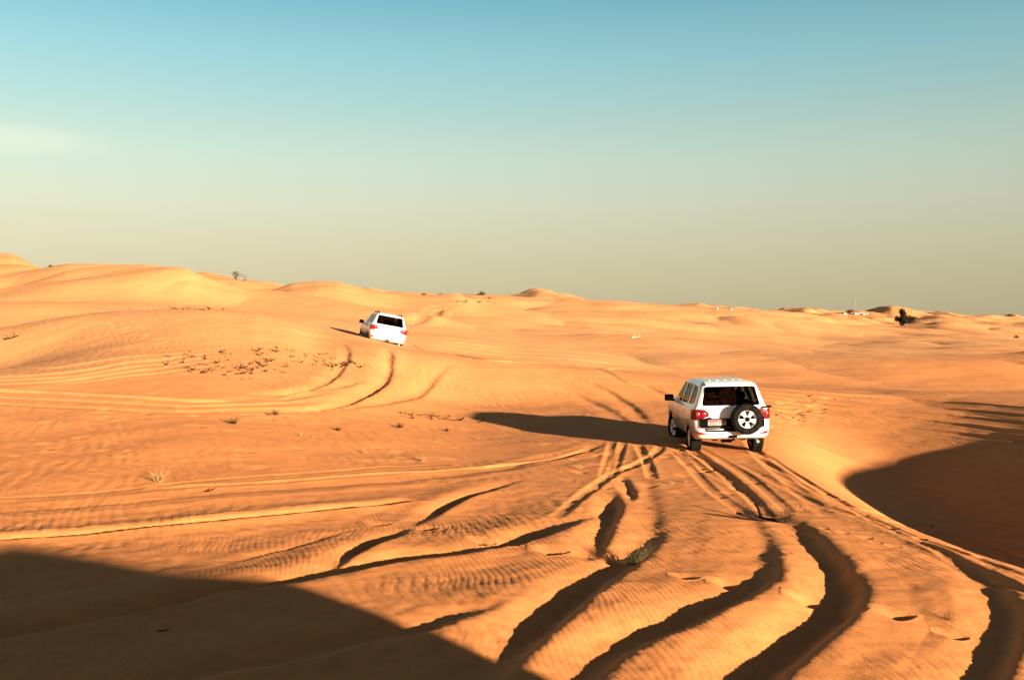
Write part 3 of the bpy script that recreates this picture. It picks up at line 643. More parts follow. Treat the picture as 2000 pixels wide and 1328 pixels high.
def rim_bm():
    """five broad spokes; outer face towards -x"""
    parts = [lathe([(-.115, .262), (-.125, .250), (-.115, .228), (-.06, .218), (.10, .21), (.12, .235), (.12, .25), (-.115, .262)]),
             lathe([(-.095, .0), (-.098, .045), (-.088, .075), (-.06, .082), (.02, .085), (.02, .0)])]
    for i in range(5):
        bm = bmesh.new()
        sec = [(.06, .036), (.12, .048), (.18, .064), (.235, .088)]
        A = []
        for r, h in sec:
            x = -.080 - .022 * (r / .235)
            A.append([bm.verts.new((x - .010, -h * .75, r)), bm.verts.new((x - .010, h * .75, r)), bm.verts.new((x + .02, h, r)), bm.verts.new((x + .02, -h, r))])
        for a, b in zip(A, A[1:]):
            for j in range(4): bm.faces.new((a[j], a[(j + 1) % 4], b[(j + 1) % 4], b[j]))
        bm.faces.new(A[0][::-1]); bm.faces.new(A[-1]); bmesh.ops.recalc_face_normals(bm, faces=bm.faces)
        bmesh.ops.rotate(bm, verts=bm.verts, matrix=Matrix.Rotation(R(72 * i + 180), 3, 'X')); parts.append(bm)
    return join(*parts)
TYRE = tyre_bm(); RIM = rim_bm()
def bcopy(b): return b.copy()

SPX = .31
def make_suv(kind):
    root = empty('off_road_suv')
    shell = car_shell()
    # cut doors, tailgate and bumper free with thin shut lines
    doors = []
    for i, dpoly in enumerate(D_SIDE):
        for sx in (-1, 1):
            lo, hi = (-1.2, -.66) if sx < 0 else (.66, 1.2)
            if i == 0 or True:
                doors.append((i, sx, boolean(shell.copy(), mesh_of(prism(dpoly, 'x', min(lo, hi) if sx < 0 else .56, max(lo, hi) if sx > 0 else -.56)), 'INTERSECT')))
    tail = boolean(shell.copy(), mesh_of(prism(D_TAIL, 'y', -2.7, -1.99)), 'INTERSECT')
    bump = boolean(shell.copy(), mesh_of(box((-1.2, -2.7, .3), (1.2, -2.02, .738))), 'INTERSECT')
    for i, dpoly in enumerate(D_SIDE):
        shell = boolean(shell, mesh_of(prism(grow(dpoly, .007), 'x', -1.2, -.558)), 'DIFFERENCE')
        shell = boolean(shell, mesh_of(prism(grow(dpoly, .007), 'x', .558, 1.2)), 'DIFFERENCE')
    shell = boolean(shell, mesh_of(prism(grow(D_TAIL, .008), 'y', -2.8, -1.985)), 'DIFFERENCE')
    shell = boolean(shell, mesh_of(box((-1.3, -2.8, .25), (1.3, -2.013, .746))), 'DIFFERENCE')
    body = put('body', shell, M['paint'], root)
    P = put
    # cabin
    P('floor_pan', box((-.84, -2.25, .50), (.84, 2.0, .80)), M['dark'], root)
    P('underbody', join(box((-.42, -2.0, .38), (-.30, 2.1, .50)), box((.30, -2.0, .38), (.42, 2.1, .50)), cyl('x', (0, AX_R, .40), .055, 1.5, 12), cyl('x', (0, AX_F, .40), .05, 1.5, 12),
        cyl('x', (.05, AX_R, .40), .14, .26, 14), cyl('y', (.55, -1.9, .42), .07, .6, 14), box((-.3, -1.1, .36), (.3, .9, .50))), M['black'], root)
    for y, xs_ in ((-1.55, (-.38, .38)), (-.75, (-.42, 0, .42)), (.15, (-.38, .38))):
        for x in xs_:
            s = P('seat', join(box((x - .21, y - .08, .85), (x + .21, y + .42, 1.0), .04), box((x - .21, y - .14, .9), (x + .21, y, 1.40), .05)), M['seat'], root)
            P('headrest', box((x - .12, y - .13, 1.43), (x + .12, y - .04, 1.60), .03), M['seat'], s)
    P('dashboard', box((-.80, .62, .9), (.80, .98, 1.20), .05), M['dark'], root)
    sw = bmesh.new(); bmesh.ops.create_cone(sw, cap_ends=False, segments=24, radius1=.18, radius2=.185, depth=.03); bmesh.ops.solidify(sw, geom=sw.faces[:], thickness=.02)
    bmesh.ops.transform(sw, matrix=Matrix.Translation((-.38, .56, 1.18)) @ Matrix.Rotation(R(65), 4, 'X'), verts=sw.verts); P('steering_wheel', sw, M['dark'], root)
    # doors with panes, handles
    for i, sx, me in doors:
        d = P('door', me, M['paint'], root)
        P('window_pane', side_pane(W_SIDE[i], sx), M['glass'], d)
        yh = (.02 if i == 0 else -1.0)
        P('handle', box((sx * .985 - .02, yh, 1.07), (sx * .985 + .02, yh + .17, 1.10), .008), M['chrome'], d)
    for sx in (-1, 1): P('quarter_window', side_pane(W_SIDE[2], sx), M['glass'], root)
    P('windshield', end_pane(W_FRONT, lambda z: yfr(z) - .02, -.0), M['glass'], root)
    # door mirrors on stalks
    for sx in (-1, 1):
        m = P('mirror', join(box((sx * 1.09 - .125, .86, 1.20), (sx * 1.09 + .125, 1.0, 1.38), .04), box((sx * .97 - .07, .90, 1.19), (sx * .97 + .07, .96, 1.24), .01)), M['black'], root)
        P('mirror_glass', box((sx * 1.09 - .10, .853, 1.22), (sx * 1.09 + .10, .859, 1.36)), M['mirror' if sx > 0 else 'dark'], m)
    # tailgate
    t = P('tailgate', tail, M['paint'], root)
    P('rear_window', end_pane(W_REAR, lambda z: yr(z) - .03, .018), M['glass'], t)
    P('wiper', join(box((-.02, -2.355, 1.285), (.03, -2.34, 1.32)), prism([Vector((0, 1.30)), Vector((.45, 1.345)), Vector((.45, 1.357)), Vector((0, 1.315))], 'y', -2.352, -2.342)), M['black'], t)
    sp = P('rear_spoiler', prism(rpoly([(-2.16, 1.795), (-1.9, 1.87), (-1.9, 1.885), (-2.18, 1.815)], .005), 'x', -.60, .60), M['paint'], root)
    # bumper
    b = P('rear_bumper', bump, M['paint'], root)
    for sx in (-1, 1):
        rf = bmesh.new()
        zz = [(.60, .86), (.735, .90)]
        pts = []
        for z, x1 in zz:
            for x in (x1 - .19, x1 - .09, x1): pts.append(rf.verts.new((sx * x, tailx(0, z) + .012 + max(0, (x - .74)) ** 2 * 2.2, z)))
        rf.faces.new((pts[0], pts[1], pts[4], pts[3])); rf.faces.new((pts[1], pts[2], pts[5], pts[4]))
        bmesh.ops.solidify(rf, geom=rf.faces[:], thickness=.05); bmesh.ops.recalc_face_normals(rf, faces=rf.faces)
        P('reflector', rf, M['red'], b)
    # lamps wrapping round the corners
    for sx in (-1, 1):
        lm = bmesh.new(); cols = []
        for x, y, zt, zb in ((.985, -2.10, 1.20, .965), (.988, -2.22, 1.215, .955), (.955, -2.325, 1.22, .95), (.885, -2.392, 1.222, .95), (.80, -2.412, 1.222, .955), (.70, -2.418, 1.215, 1.0), (.62, -2.42, 1.17, 1.03), (.575, -2.42, 1.10, 1.05)):
            cols.append([lm.verts.new((sx * x, y, zt)), lm.verts.new((sx * (x + .006), y - .008, (zt + zb) / 2)), lm.verts.new((sx * x, y, zb))])
        for A, B in zip(cols, cols[1:]):
            for j in (0, 1): lm.faces.new((A[j], A[j + 1], B[j + 1], B[j]))
        bmesh.ops.solidify(lm, geom=lm.faces[:], thickness=.05); bmesh.ops.recalc_face_normals(lm, faces=lm.faces)
        ob = P('tail_light', lm, M['redd'] if kind == 'spare' else M['red'], root)
        for xx in ((.86, .70) if kind == 'spare' else (.72,)):
            P('bulb_lens', lathe([(-.012, 0), (-.010, .03), (0, .05)], 'y', 16), M['red'], ob).location = (sx * xx, -2.43, 1.10)
    # wheels
    for y in (AX_R, AX_F):
        for sx in (-1, 1):
            wbm = bcopy(TYRE); rb = bcopy(RIM)
            steer = R(14) if y > 0 else 0
            mt = Matrix.Translation((sx * TR, y, WR)) @ Matrix.Rotation(steer, 4, 'Z') @ (Matrix.Identity(4) if sx < 0 else Matrix.Rotation(R(180), 4, 'Z'))
            bmesh.ops.transform(wbm, matrix=mt, verts=wbm.verts); bmesh.ops.transform(rb, matrix=mt, verts=rb.verts)
            wheel = P('wheel', lathe([(-.06, 0), (-.06, .20), (.0, .205), (.06, .2), (.06, 0)]), M['black'], root); wheel.data.transform(mt)
            P('tyre', wbm, M['tyre'], wheel); P('rim', rb, M['alloy'], wheel)
    for sx in (-1, 1):
        P('mud_flap', box((sx * .80 - .12, -1.90, .42), (sx * .80 + .12, -1.885, .62)), M['dark'], root)
        P('running_board', box((sx * .93 - .10, -.80, .40), (sx * .93 + .08, .88, .45), .015), M['black'], root)
    P('tow_hitch', join(box((-.11, -2.50, .50), (.11, -2.40, .68), .02), cyl('y', (0, -2.52, .46), .03, .1, 12)), M['black'], b)
    P('exhaust', cyl('y', (.62, -2.36, .40), .035, .3, 14), M['chrome'], root)
    # roof: ribs, rails
    P('roof_rib', join(*[box((x - .03, -1.6, 1.862 + .026 * (1 - (x / .6) ** 2)), (x + .03, -.25, 1.890 + .017 * (1 - (x / .6) ** 2)), .008) for x in (-.40, -.2, 0, .2, .40)]), M['paint'], root)
    if kind == 'spare':
        P('lower_panel', prism(rpoly([(-.80, .765), (.80, .765), (.80, 1.02), (.56, 1.025), (.50, .985), (-.50, .985), (-.56, 1.025), (-.72, .985), (-.80, .985)], .02), 'y', -2.465, -2.30), M['black'], t)
        P('step_pad', box((-.66, -2.535, .66), (.62, -2.42, .742), .01), M['black'], b); P('chrome_strip', box((-.66, -2.545, .70), (-.25, -2.52, .73), .004), M['chrome'], b)
        car = P('spare_carrier', join(box((-.1, -2.50, .80), (.70, -2.44, .90), .01), box((-.02, -2.52, .95), (.62, -2.42, 1.05), .01), cyl('y', (SPX, -2.50, .98), .09, .16, 16)), M['black'], t)
        sc = Matrix.Translation((SPX, -2.66, .985)) @ Matrix.Rotation(R(90), 4, 'Z') @ Matrix.Scale(.94, 4)
        wbm = bcopy(TYRE); rb = bcopy(RIM)
        bmesh.ops.transform(wbm, matrix=sc, verts=wbm.verts); bmesh.ops.transform(rb, matrix=sc, verts=rb.verts)
        w = P('spare_wheel', wbm, M['tyre'], root); P('rim', rb, M['alloy'], w)
        P('hub_cap', cyl('y', (SPX, -2.765, .985), .058, .03, 20), M['black'], w)
        for k in range(5): P('lug_nut', cyl('y', (SPX + .075 * math.cos(R(72 * k + 18)), -2.765, .985 + .075 * math.sin(R(72 * k + 18))), .013, .03, 8), M['chrome'], w)
        P('antenna', join(cyl('x', (.92, -2.42, 1.265), .028, .12, 12), box((.80, -2.46, 1.23), (.86, -2.38, 1.27), .01)), M['black'], root)
        pl = P('number_plate', box((-.62, -2.482, .815), (-.16, -2.468, .965), .004), M['plate'], t)
        P('red_band', box((-.615, -2.485, .915), (-.165, -2.481, .962)), M['platered'], pl)
        text_obj('75172', .095, (-.59, -2.4855, .828), M['ink'], pl); text_obj('13', .045, (-.38, -2.489, .921), M['plate'], pl)
    else:
        P('garnish', box((-.52, -2.455, 1.00), (.52, -2.425, 1.035), .008), M['chrome'], t)
        pl = P('number_plate', box((-.26, -2.462, .85), (.26, -2.448, .975), .004), M['plate'], t)
        P('red_band', box((-.255, -2.465, .945), (.255, -2.461, .972)), M['platered'], pl)
        P('shadow_gap', box((-.80, -2.44, .742), (.80, -2.40, .756)), M['black'], b)
        for sx in (-1, 1):
            P('roof_rail', join(box((sx * .60 - .02, -1.85, 1.93), (sx * .60 + .02, -.25, 1.96), .008), box((sx * .60 - .028, -1.92, 1.84), (sx * .60 + .028, -1.70, 1.95), .012), box((sx * .60 - .02, -1.1, 1.85), (sx * .60 + .02, -1.0, 1.94)), box((sx * .60 - .02, -.40, 1.84), (sx * .60 + .02, -.28, 1.94), .01)), M['black'], root)
    return root
def text_obj(s, size, loc, mat, parent):
    c = bpy.data.curves.new('lettering', 'FONT'); c.body = s; c.size = size; c.extrude = .001
    tmp = bpy.data.objects.new('lettering', c); COL.objects.link(tmp)
    dg = bpy.context.evaluated_depsgraph_get(); me = bpy.data.meshes.new_from_object(tmp.evaluated_get(dg)); bpy.data.objects.remove(tmp)
    me.transform(Matrix.Translation(loc) @ Matrix.Diagonal((1.55, 1, 1.25, 1)) @ Matrix.Rotation(R(90), 4, 'X'))
    me.materials.clear(); me.materials.append(mat)
    o = bpy.data.objects.new('lettering', me); COL.objects.link(o); o.parent = parent; return o
def place_car(root, pos, heading, roll=0, pitch=0):
    root.matrix_world = Matrix.Translation(pos) @ Matrix.Rotation(R(heading), 4, 'Z') @ Matrix.Rotation(R(pitch), 4, 'X') @ Matrix.Rotation(R(roll), 4, 'Y')

car_a = make_suv('spare')
tag(car_a, 'white off-road SUV with a spare wheel on its tailgate, driving away on the right', 'car', 'white off-road cars crossing the dunes')
car_b = make_suv('plain')
tag(car_b, 'tilted white SUV with black roof rails cresting the mound, no spare wheel', 'car', 'white off-road cars crossing the dunes')
place_car(car_a, Vector((5.57, 28.1, -.06)), -.5, roll=-1.2, pitch=0)
place_car(car_b, Vector((-7.2, 55.5, 1.95)), 15.0, roll=10.5, pitch=1)
# ------------------------------------------------------------------ plants, dead wood, far things
M['straw'] = noisy(new_mat('dry_straw', (.5, .3, .12), .8), (.26, .13, .04), (.42, .26, .10), 30)
M['scrub'] = noisy(new_mat('grey_scrub', (.05, .04, .02), .9, 0, 0), (.03, .022, .010), (.085, .06, .025), 30)
M['green'] = noisy(new_mat('dune_grass', (.06, .05, .02), .8, 0, .1), (.035, .035, .014), (.13, .095, .035), 20)
M['deadwood'] = noisy(new_mat('dead_wood', (.02, .013, .01), .95, 0, 0), (.010, .007, .006), (.035, .02, .013), 14)
M['bleached'] = noisy(new_mat('bleached_wood', (.45, .36, .26), .85), (.32, .24, .16), (.55, .46, .34), 10)
M['leaf'] = noisy(new_mat('tree_leaves', (.02, .018, .01), .9, 0, .05), (.012, .011, .007), (.035, .028, .014), 3)
M['leafdry'] = noisy(new_mat('acacia_leaves', (.10, .09, .04), .8), (.07, .06, .025), (.15, .12, .05), 3)
M['hutwhite'] = new_mat('hut_white', (.34, .32, .29), .6)
M['steelhazed'] = noisy(new_mat('mast_hazed', (.2, .18, .14), .6), (.16, .14, .11), (.24, .215, .17), 1)  # distance haze put into the mast's colour, dulled towards the sky

def tube(bm, pts, r0, r1, seg=5):
    rings = []; n = len(pts)
    for i, p in enumerate(pts):
        d = (pts[min(i + 1, n - 1)] - pts[max(i - 1, 0)]).normalized(); a = d.orthogonal().normalized(); b = d.cross(a)
        r = r0 + (r1 - r0) * i / (n - 1)
        rings.append([bm.verts.new(p + (a * math.cos(2 * math.pi * k / seg) + b * math.sin(2 * math.pi * k / seg)) * r) for k in range(seg)])
    for A, B in zip(rings, rings[1:]):
        for k in range(seg): bm.faces.new((A[k], A[(k + 1) % seg], B[(k + 1) % seg], B[k]))
    bm.faces.new(rings[0][::-1]); bm.faces.new(rings[-1])
def wander(p, d, L, n, wob, rg, droop=0):
    pts = [p.copy()]; d = d.normalized()
    for i in range(n):
        d = (d + Vector((rg.gauss(0, wob), rg.gauss(0, wob), rg.gauss(0, wob) - droop))).normalized(); p = p + d * (L / n); pts.append(p.copy())
    return pts
def tuft_bm(h, spread, nb, rg, wid=.005, lean=(0, 0)):
    bm = bmesh.new()
    for i in range(nb):
        a = rg.uniform(0, 2 * math.pi); tilt = rg.uniform(.05, spread); hh = h * rg.uniform(.45, 1.05)
        d = Vector((math.cos(a) * tilt + lean[0], math.sin(a) * tilt + lean[1], 1)).normalized()
        p = Vector((math.cos(a) * rg.uniform(0, h * .22), math.sin(a) * rg.uniform(0, h * .22), -.02)); s = Vector((-math.sin(a), math.cos(a), 0)); prev = None
        n = 4
        for k in range(n + 1):
            t = k / n; w = wid * (1 - t * .85) * rg.uniform(.8, 1.1); v1 = bm.verts.new(p + s * w); v2 = bm.verts.new(p - s * w); v3 = bm.verts.new(p + d.cross(s) * w * .8)
            if prev:
                for q in range(3): bm.faces.new((prev[q], prev[(q + 1) % 3], (v1, v2, v3)[(q + 1) % 3], (v1, v2, v3)[q]))
            prev = (v1, v2, v3); p = p + d * hh / n; d = (d + Vector((math.cos(a) * tilt * .25, math.sin(a) * tilt * .25, -.12 * tilt))).normalized()
    return bm
def shrub_bm(h, rg, nst=16):
    bm = bmesh.new()
    for i in range(nst):
        a = rg.uniform(0, 6.28); P = wander(Vector((0, 0, -.03)), Vector((math.cos(a) * rg.uniform(.2, 1.3), math.sin(a) * rg.uniform(.2, 1.3), 1)), h * rg.uniform(.6, 1.1), 5, .22, rg)
        tube(bm, P, h * .022, h * .006, 4)
        for k in range(4):
            q = P[rg.randint(2, 5)]; tube(bm, wander(q, Vector((rg.gauss(0, 1), rg.gauss(0, 1), rg.uniform(.1, 1))), h * rg.uniform(.15, .4), 3, .25, rg), h * .012, h * .004, 3)
    return bm
def mound(name): return None

TUFTS = [  # u, v, height m, kind, label
    (310, 942, .36, 'straw', 'largest dry straw tuft on the left plain, with a long shadow behind it'),
    (825, 902, .24, 'straw', 'pale straw tuft at the centre, left of the fan of tyre tracks'),
    (537, 812, .26, 'scrub', 'dark grassy tuft just below the curved tyre tracks of the mound'),
    (455, 828, .26, 'scrub', 'dark tuft left of and nearer than the one below the curved tracks'),
    (660, 841, .16, 'scrub', 'tiny dark tuft alone on the plain left of the long car shadow'),
    (780, 836, .22, 'scrub', 'small tuft below the line of dark litter near the shadow tip'),
    (872, 842, .15, 'scrub', 'tiny dark tuft right below the tip of the long car shadow'),
    (932, 858, .15, 'straw', 'faint straw tuft under the middle of the long car shadow'),
    (712, 885, .16, 'straw', 'faint dry tuft left of and beyond the pale central tuft'),
    (585, 852, .15, 'straw', 'faint dry tuft on the plain right of the dark pair'),
    (610, 855, .11, 'straw', 'smallest faint tuft, just right of another faint tuft'),
    (1545, 1014, .24, 'twig', 'twiggy grey shrub where the deepest rut begins, right of centre'),
    (1310, 946, .13, 'straw', 'low straggly dry grass behind the big car, between two tracks'),
    (1340, 944, .10, 'straw', 'low dry wisps just right of the straggly grass behind the car'),
    (1132, 916, .15, 'straw', 'bright dry wisps where the left fan of tracks meets'),
    (1855, 1218, .15, 'twig', 'small spiky shrub in the lower right between two deep ruts'),
    (1822, 1030, .10, 'straw', 'thin pale stalks beside the thin tracks near the dark hollow'),
]
rg = random.Random(11)
for u, v, h, k, lab in TUFTS:
    P = at(u, v)
    if k == 'straw': bm = tuft_bm(h, .95, 46, rg, .004 + h * .008); mat = M['straw']
    elif k == 'scrub': bm = tuft_bm(h, 1.0, 60, rg, .006 + h * .01); mat = M['scrub']
    else: bm = shrub_bm(h, rg, 18); mat = M['scrub']
    o = link_bm('grass_tuft' if k != 'twig' else 'dry_shrub', bm, mat); o.location = P
    tag(o, lab, 'grass tuft' if k != 'twig' else 'shrub', 'tufts and shrubs on the sand')
# leaning green dune grass at the end of the leaf-shaped rut
P = at(1238, 1102)
g = empty('dune_grass', P); tag(g, 'leaning green-brown grass clump at the top of the widest central rut', 'grass tuft', 'tufts and shrubs on the sand')
link_bm('grass_blades', tuft_bm(.42, .7, 70, rg, .0045, (.55, .1)), M['green'], g)
lo = link_bm('fallen_blades', tuft_bm(.40, 1.3, 34, rg, .004, (-.9, -.3)), M['scrub'], g)
# low shrubs standing on the far crests
for u, v, h, D, lab in ((940, 577, 1.5, 250, 'dark round bush on the skyline left of the pointed dune'), (828, 578, 1.0, 250, 'small bush on the skyline above the far car'),
                        (860, 579, 1.3, 250, 'dark spiky bush on the skyline between two smaller ones'), (1985, 660, 1.0, 100, 'small dark bush at the right edge of the picture'),
                        (100, 521.5, .6, 150, 'tiny bush on the skyline right of the far left dune'), (1660, 611, 3.2, 650, 'dark round bush at the foot of the far lattice mast'),
                        (1180, 576, .01, 100, '')):
    if not lab: continue
    P = at(u, v, D); bm = shrub_bm(h, rg, 30)
    for i in range(260):
        a = rg.uniform(0, 6.28); rr = h * .8 * math.sqrt(rg.random()); z = rg.uniform(0, h * .8) * (1 - (rr / h) ** 2)
        c = Vector((rr * math.cos(a), rr * math.sin(a), z)); s = h * .07
        vs = [bm.verts.new(c + Vector((rg.gauss(0, s), rg.gauss(0, s), rg.gauss(0, s)))) for _ in range(3)]; bm.faces.new(vs)
    o = link_bm('desert_bush', bm, M['scrub']); o.location = P + Vector((0, 0, -.1)); tag(o, lab, 'bush', 'bushes on the far crests')

# litter: scraps of dead plants
def scrap_bm(rg, L):
    bm = bmesh.new()
    for i in range(3):
        tube(bm, wander(Vector((rg.gauss(0, L * .1), rg.gauss(0, L * .1), -.005)), Vector((rg.gauss(0, 1), rg.gauss(0, .4), .35)), L * rg.uniform(.5, 1), 5, .35, rg), L * .055, L * .02, 5)
    bmesh.ops.create_icosphere(bm, subdivisions=1, radius=L * .13); return bm
SCR = []
for i in range(5):
    o = link_bm('dead_twig', scrap_bm(rg, .35), M['deadwood']); SCR.append(o)
used = 0
def scrap(u, v, s, lab, grp, dmin=0):
    global used
    if used < 5: o = SCR[used]
    else: o = SCR[used % 5].copy(); COL.objects.link(o)
    used += 1
    o.location = at(u, v, dmin); o.rotation_euler = (rg.gauss(0, .15), rg.gauss(0, .15), rg.uniform(0, 6.28)); o.scale = (s * rg.uniform(.8, 1.7), s * rg.uniform(.5, 1), s * rg.uniform(.5, 1))
    tag(o, lab, 'twig', grp)
LM = 'dark scrap of dead plant among the scattered litter on the mound face'
spine = [(440, 688), (480, 686), (520, 684), (560, 690), (600, 695), (640, 700), (660, 708)]
for i in range(120):
    t = rg.random()
    if i % 4 == 0: c = spine[rg.randint(0, 6)]; u, v = c[0] + rg.gauss(0, 16), c[1] + rg.gauss(0, 4)
    elif i % 4 == 1: u, v = rg.gauss(440, 50), 726 + rg.gauss(0, 8)
    else: u, v = rg.uniform(320, 650), rg.gauss(708, 12)
    scrap(u, v, rg.uniform(.28, 1.0) * (1.25 if i % 7 == 0 else 1), LM, 'plant litter on the mound')
for i in range(22): scrap(rg.gauss(380, 34), 603 + rg.gauss(0, 1.6) + 1, rg.uniform(.4, 1.0), 'dark scrap of dead plant in the thin line along the mound crest', 'plant litter on the mound crest', 40)
for i in range(34):
    t = rg.random(); scrap(780 + t * 170, 811 + t * 14 + rg.gauss(0, 3), rg.uniform(.25, .8), 'dark scrap in the short line of litter left of the long car shadow', 'plant litter near the shadow tip')
for u, v, s in ((328, 732, 2.2), (660, 717, 2.0), (645, 708, 1.6), (1655, 655, 0)):
    pass
for i in range(9): scrap(rg.uniform(635, 700), 716 + rg.gauss(0, 3), rg.uniform(.5, 1.2), 'dark scrap in the thick clump of litter beside the left curved track', 'clump of litter beside the curved track')
for i in range(26): scrap(rg.uniform(885, 970), 0 + (580 + rg.uniform(-1, 3)) if i % 2 else 590 + rg.gauss(0, 1.5), rg.uniform(1.2, 2.8), 'low dark shrublet in the rows on the far bright crest', 'shrublets on the far crest', 130)
# dead branches
def branch(name, u, v, L, d, lab, mat, n=4, dmin=0):
    P = at(u, v, dmin); r = empty(name, P); tag(r, lab, 'branch')
    bm = bmesh.new(); main = wander(Vector((0, 0, .02)), Vector(d), L, 8, .05 if name == 'driftwood' else .18, rg); tube(bm, main, L * .07, L * .025, 7); link_bm('limb', bm, mat, r)
    for i in range(n):
        bm = bmesh.new(); q = main[rg.randint(1, 7)]; tube(bm, wander(q, Vector((rg.gauss(0, .6), rg.gauss(0, .6), rg.uniform(.3, 1.2))), L * rg.uniform(.2, .45), 5, .2, rg), L * .04, L * .012, 5); link_bm('twig', bm, mat, r)
branch('dead_branch', 8, 664, .65, (1, .1, .28), 'black dead branch curling out of the sand at the left edge', M['deadwood'])
branch('upright_stub', 252, 607, .2, (.4, 0, 1), 'small upright black stub alone on the mound crest', M['deadwood'], 1)
branch('driftwood', 1234, 660, .9, (1, .1, .04), 'pale driftwood with dark twigs lying on the far slope above the big car', M['bleached'], 3, 70)
branch('fallen_twig', 402, 962, .20, (1, .2, .05), 'short dark twig right of the largest straw tuft', M['deadwood'], 1)
branch('fallen_twig', 305, 1240, .13, (1, -.1, .06), 'thin twig lying in the shaded lower left sand', M['deadwood'], 1)
branch('fallen_twig', 1545, 1020, .9, (-1, .25, .02), 'long thin dead stem trailing left from the grey shrub at the deep rut', M['deadwood'], 3)

# trees
def leaf_crown(center, rad, n, s, rg, lumps=9):
    bm = bmesh.new(); L = [(Vector((rg.gauss(0, .45) * rad[0], rg.gauss(0, .45) * rad[1], rg.gauss(0, .4) * rad[2])), rg.uniform(.25, .5)) for _ in range(lumps)]
    for i in range(n):
        c, k = rg.choice(L); d = Vector((rg.gauss(0, 1), rg.gauss(0, 1), rg.gauss(0, 1))).normalized() * (rg.random() ** .4) * k
        p = Vector(center) + c + Vector((d.x * rad[0], d.y * rad[1], d.z * rad[2]))
        vs = [bm.verts.new(p + Vector((rg.gauss(0, s), rg.gauss(0, s), rg.gauss(0, s)))) for _ in range(3)]; bm.faces.new(vs)
    return bm
def tree(u, v, H, W, lab, mat, base=0, dmin=0, lean=0, n=900, crown=(.62, .42)):
    P = at(u, v, dmin); r = empty('desert_tree', P - Vector((0, 0, .1))); tag(r, lab, 'tree', 'trees on the dunes')
    bm = bmesh.new()
    for i in range(5):
        tube(bm, wander(Vector((rg.gauss(0, W * .05), 0, 0)), Vector((rg.gauss(lean, .35), rg.gauss(0, .3), 1)), H * rg.uniform(.6, .85), 6, .13, rg), H * .028, H * .008, 6)
    link_bm('trunk', bm, M['deadwood'], r)
    link_bm('crown', leaf_crown((lean * H * .4, 0, H * crown[0]), (W * .5, W * .45, H * crown[1]), n, H * .035, rg), mat, r, smooth=False)
tree(463, 547, 2.9, 3.2, 'larger lone acacia on the left skyline', M['leafdry'], dmin=250, n=420, crown=(.68, .34))
tree(475, 549, 1.9, 1.9, 'smaller leaning acacia beside the lone tree on the left skyline', M['leafdry'], dmin=250, lean=.5, n=110, crown=(.7, .3))
T1 = at(1761, 636, 200); sc_ = T1.y / 2000
tree(1761, 636, 30 * sc_, 27 * sc_, 'tall dark shaggy tree on the right, dunes behind it', M['leaf'], dmin=200, n=4200, crown=(.48, .52))
tree(1777, 634, 21 * sc_, 19 * sc_, 'shorter dark tree leaning against the tall shaggy one on the right', M['leaf'], dmin=200, lean=.1, n=1500, crown=(.6, .42))
# far lattice mast
P = Vector(((1669 - 1000) / F * 1300, 1300, 9.0)); r = empty('lattice_mast', P); tag(r, 'faint pale lattice mast on the horizon at the right', 'mast')
Hm = 29.0
def leg_pt(sx, sy, z): k = 2.2 * (1 - z / Hm) + .35; return Vector((sx * k, sy * k, z))
for sx in (-1, 1):
    for sy in (-1, 1):
        bm = bmesh.new(); tube(bm, [leg_pt(sx, sy, 0), leg_pt(sx, sy, Hm)], .11, .08, 5); link_bm('leg', bm, M['steelhazed'], r)
bm = bmesh.new()
for k in range(13):
    z0, z1 = Hm * k / 13, Hm * (k + 1) / 13
    for a, b in (((-1, -1), (1, -1)), ((1, -1), (1, 1)), ((1, 1), (-1, 1)), ((-1, 1), (-1, -1))):
        tube(bm, [leg_pt(*a, z0), leg_pt(*b, z1)], .05, .05, 4); tube(bm, [leg_pt(*b, z0), leg_pt(*a, z1)], .05, .05, 4)
link_bm('bracing', bm, M['steelhazed'], r)
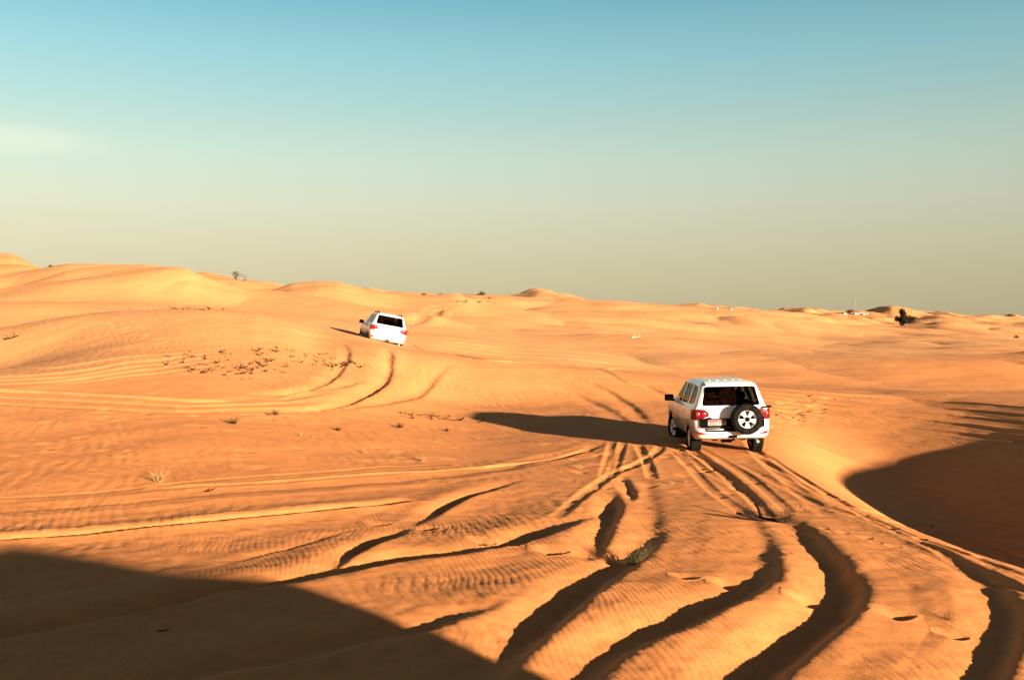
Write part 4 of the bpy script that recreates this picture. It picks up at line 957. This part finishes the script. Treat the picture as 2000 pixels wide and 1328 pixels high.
for z in (Hm * .72, Hm * .97):
    bm = bmesh.new(); bmesh.ops.create_cone(bm, cap_ends=True, segments=12, radius1=.7, radius2=.7, depth=1.6); bmesh.ops.translate(bm, verts=bm.verts, vec=(0, 0, z)); link_bm('antenna_drum', bm, M['steelhazed'], r)
# row of small white tents at its foot
for i, (u, s) in enumerate(((1650, 1.2), (1664, 1), (1671, 1.1), (1677, .9), (1682, 1.1), (1687, .9), (1693, .7))):
    bm = bmesh.new(); w, d, h = 1.0 * s, 1.4, .7 * s
    q = [bm.verts.new(c) for c in ((-w, -d, -.5), (w, -d, -.5), (w, d, -.5), (-w, d, -.5), (-w, -d, h * .6), (w, -d, h * .6), (w, d, h * .6), (-w, d, h * .6), (-w * .6, 0, h * 1.4), (w * .6, 0, h * 1.4))]
    for f in ((0, 1, 5, 4), (1, 2, 6, 5), (2, 3, 7, 6), (3, 0, 4, 7), (4, 5, 9, 8), (6, 7, 8, 9), (5, 6, 9), (7, 4, 8), (3, 2, 1, 0)): bm.faces.new([q[j] for j in f])
    t = link_bm('white_tent', bm, M['hutwhite'], smooth=False); t.location = at(u, 614, 650)
    tag(t, 'small white tent, leftmost and apart, near the far mast' if i == 0 else 'small white tent in the close row at the foot of the far mast', 'tent', 'white tents by the mast')
# two white vans half hidden by the long crest
for u, lab in ((1401, 'left one of two white vans showing over the long right-hand crest'), (1428, 'right one of two white vans showing over the long right-hand crest')):
    P = at(u, 604.5 if u < 1410 else 606, 250); k = P.y / 2000
    r = empty('parked_van', P + Vector((0, .5, -1.3 * k))); tag(r, lab, 'van', 'white vans on the far crest')
    w = 2.4 * k; h = 5.2 * k
    link_bm('body', box((-w, -w, 0), (w, w * 2.6, h), .12 * h), M['hutwhite'], r)
    link_bm('rear_window', box((-w * .75, -w - .01, h * .58), (w * .75, -w + .01, h * .86), 0), M['dark'], r)
    for sx in (-1, 1): link_bm('wheel', cyl('x', (sx * w * .8, -w * .3, .02), h * .18, w * .3, 16), M['tyre'], r)
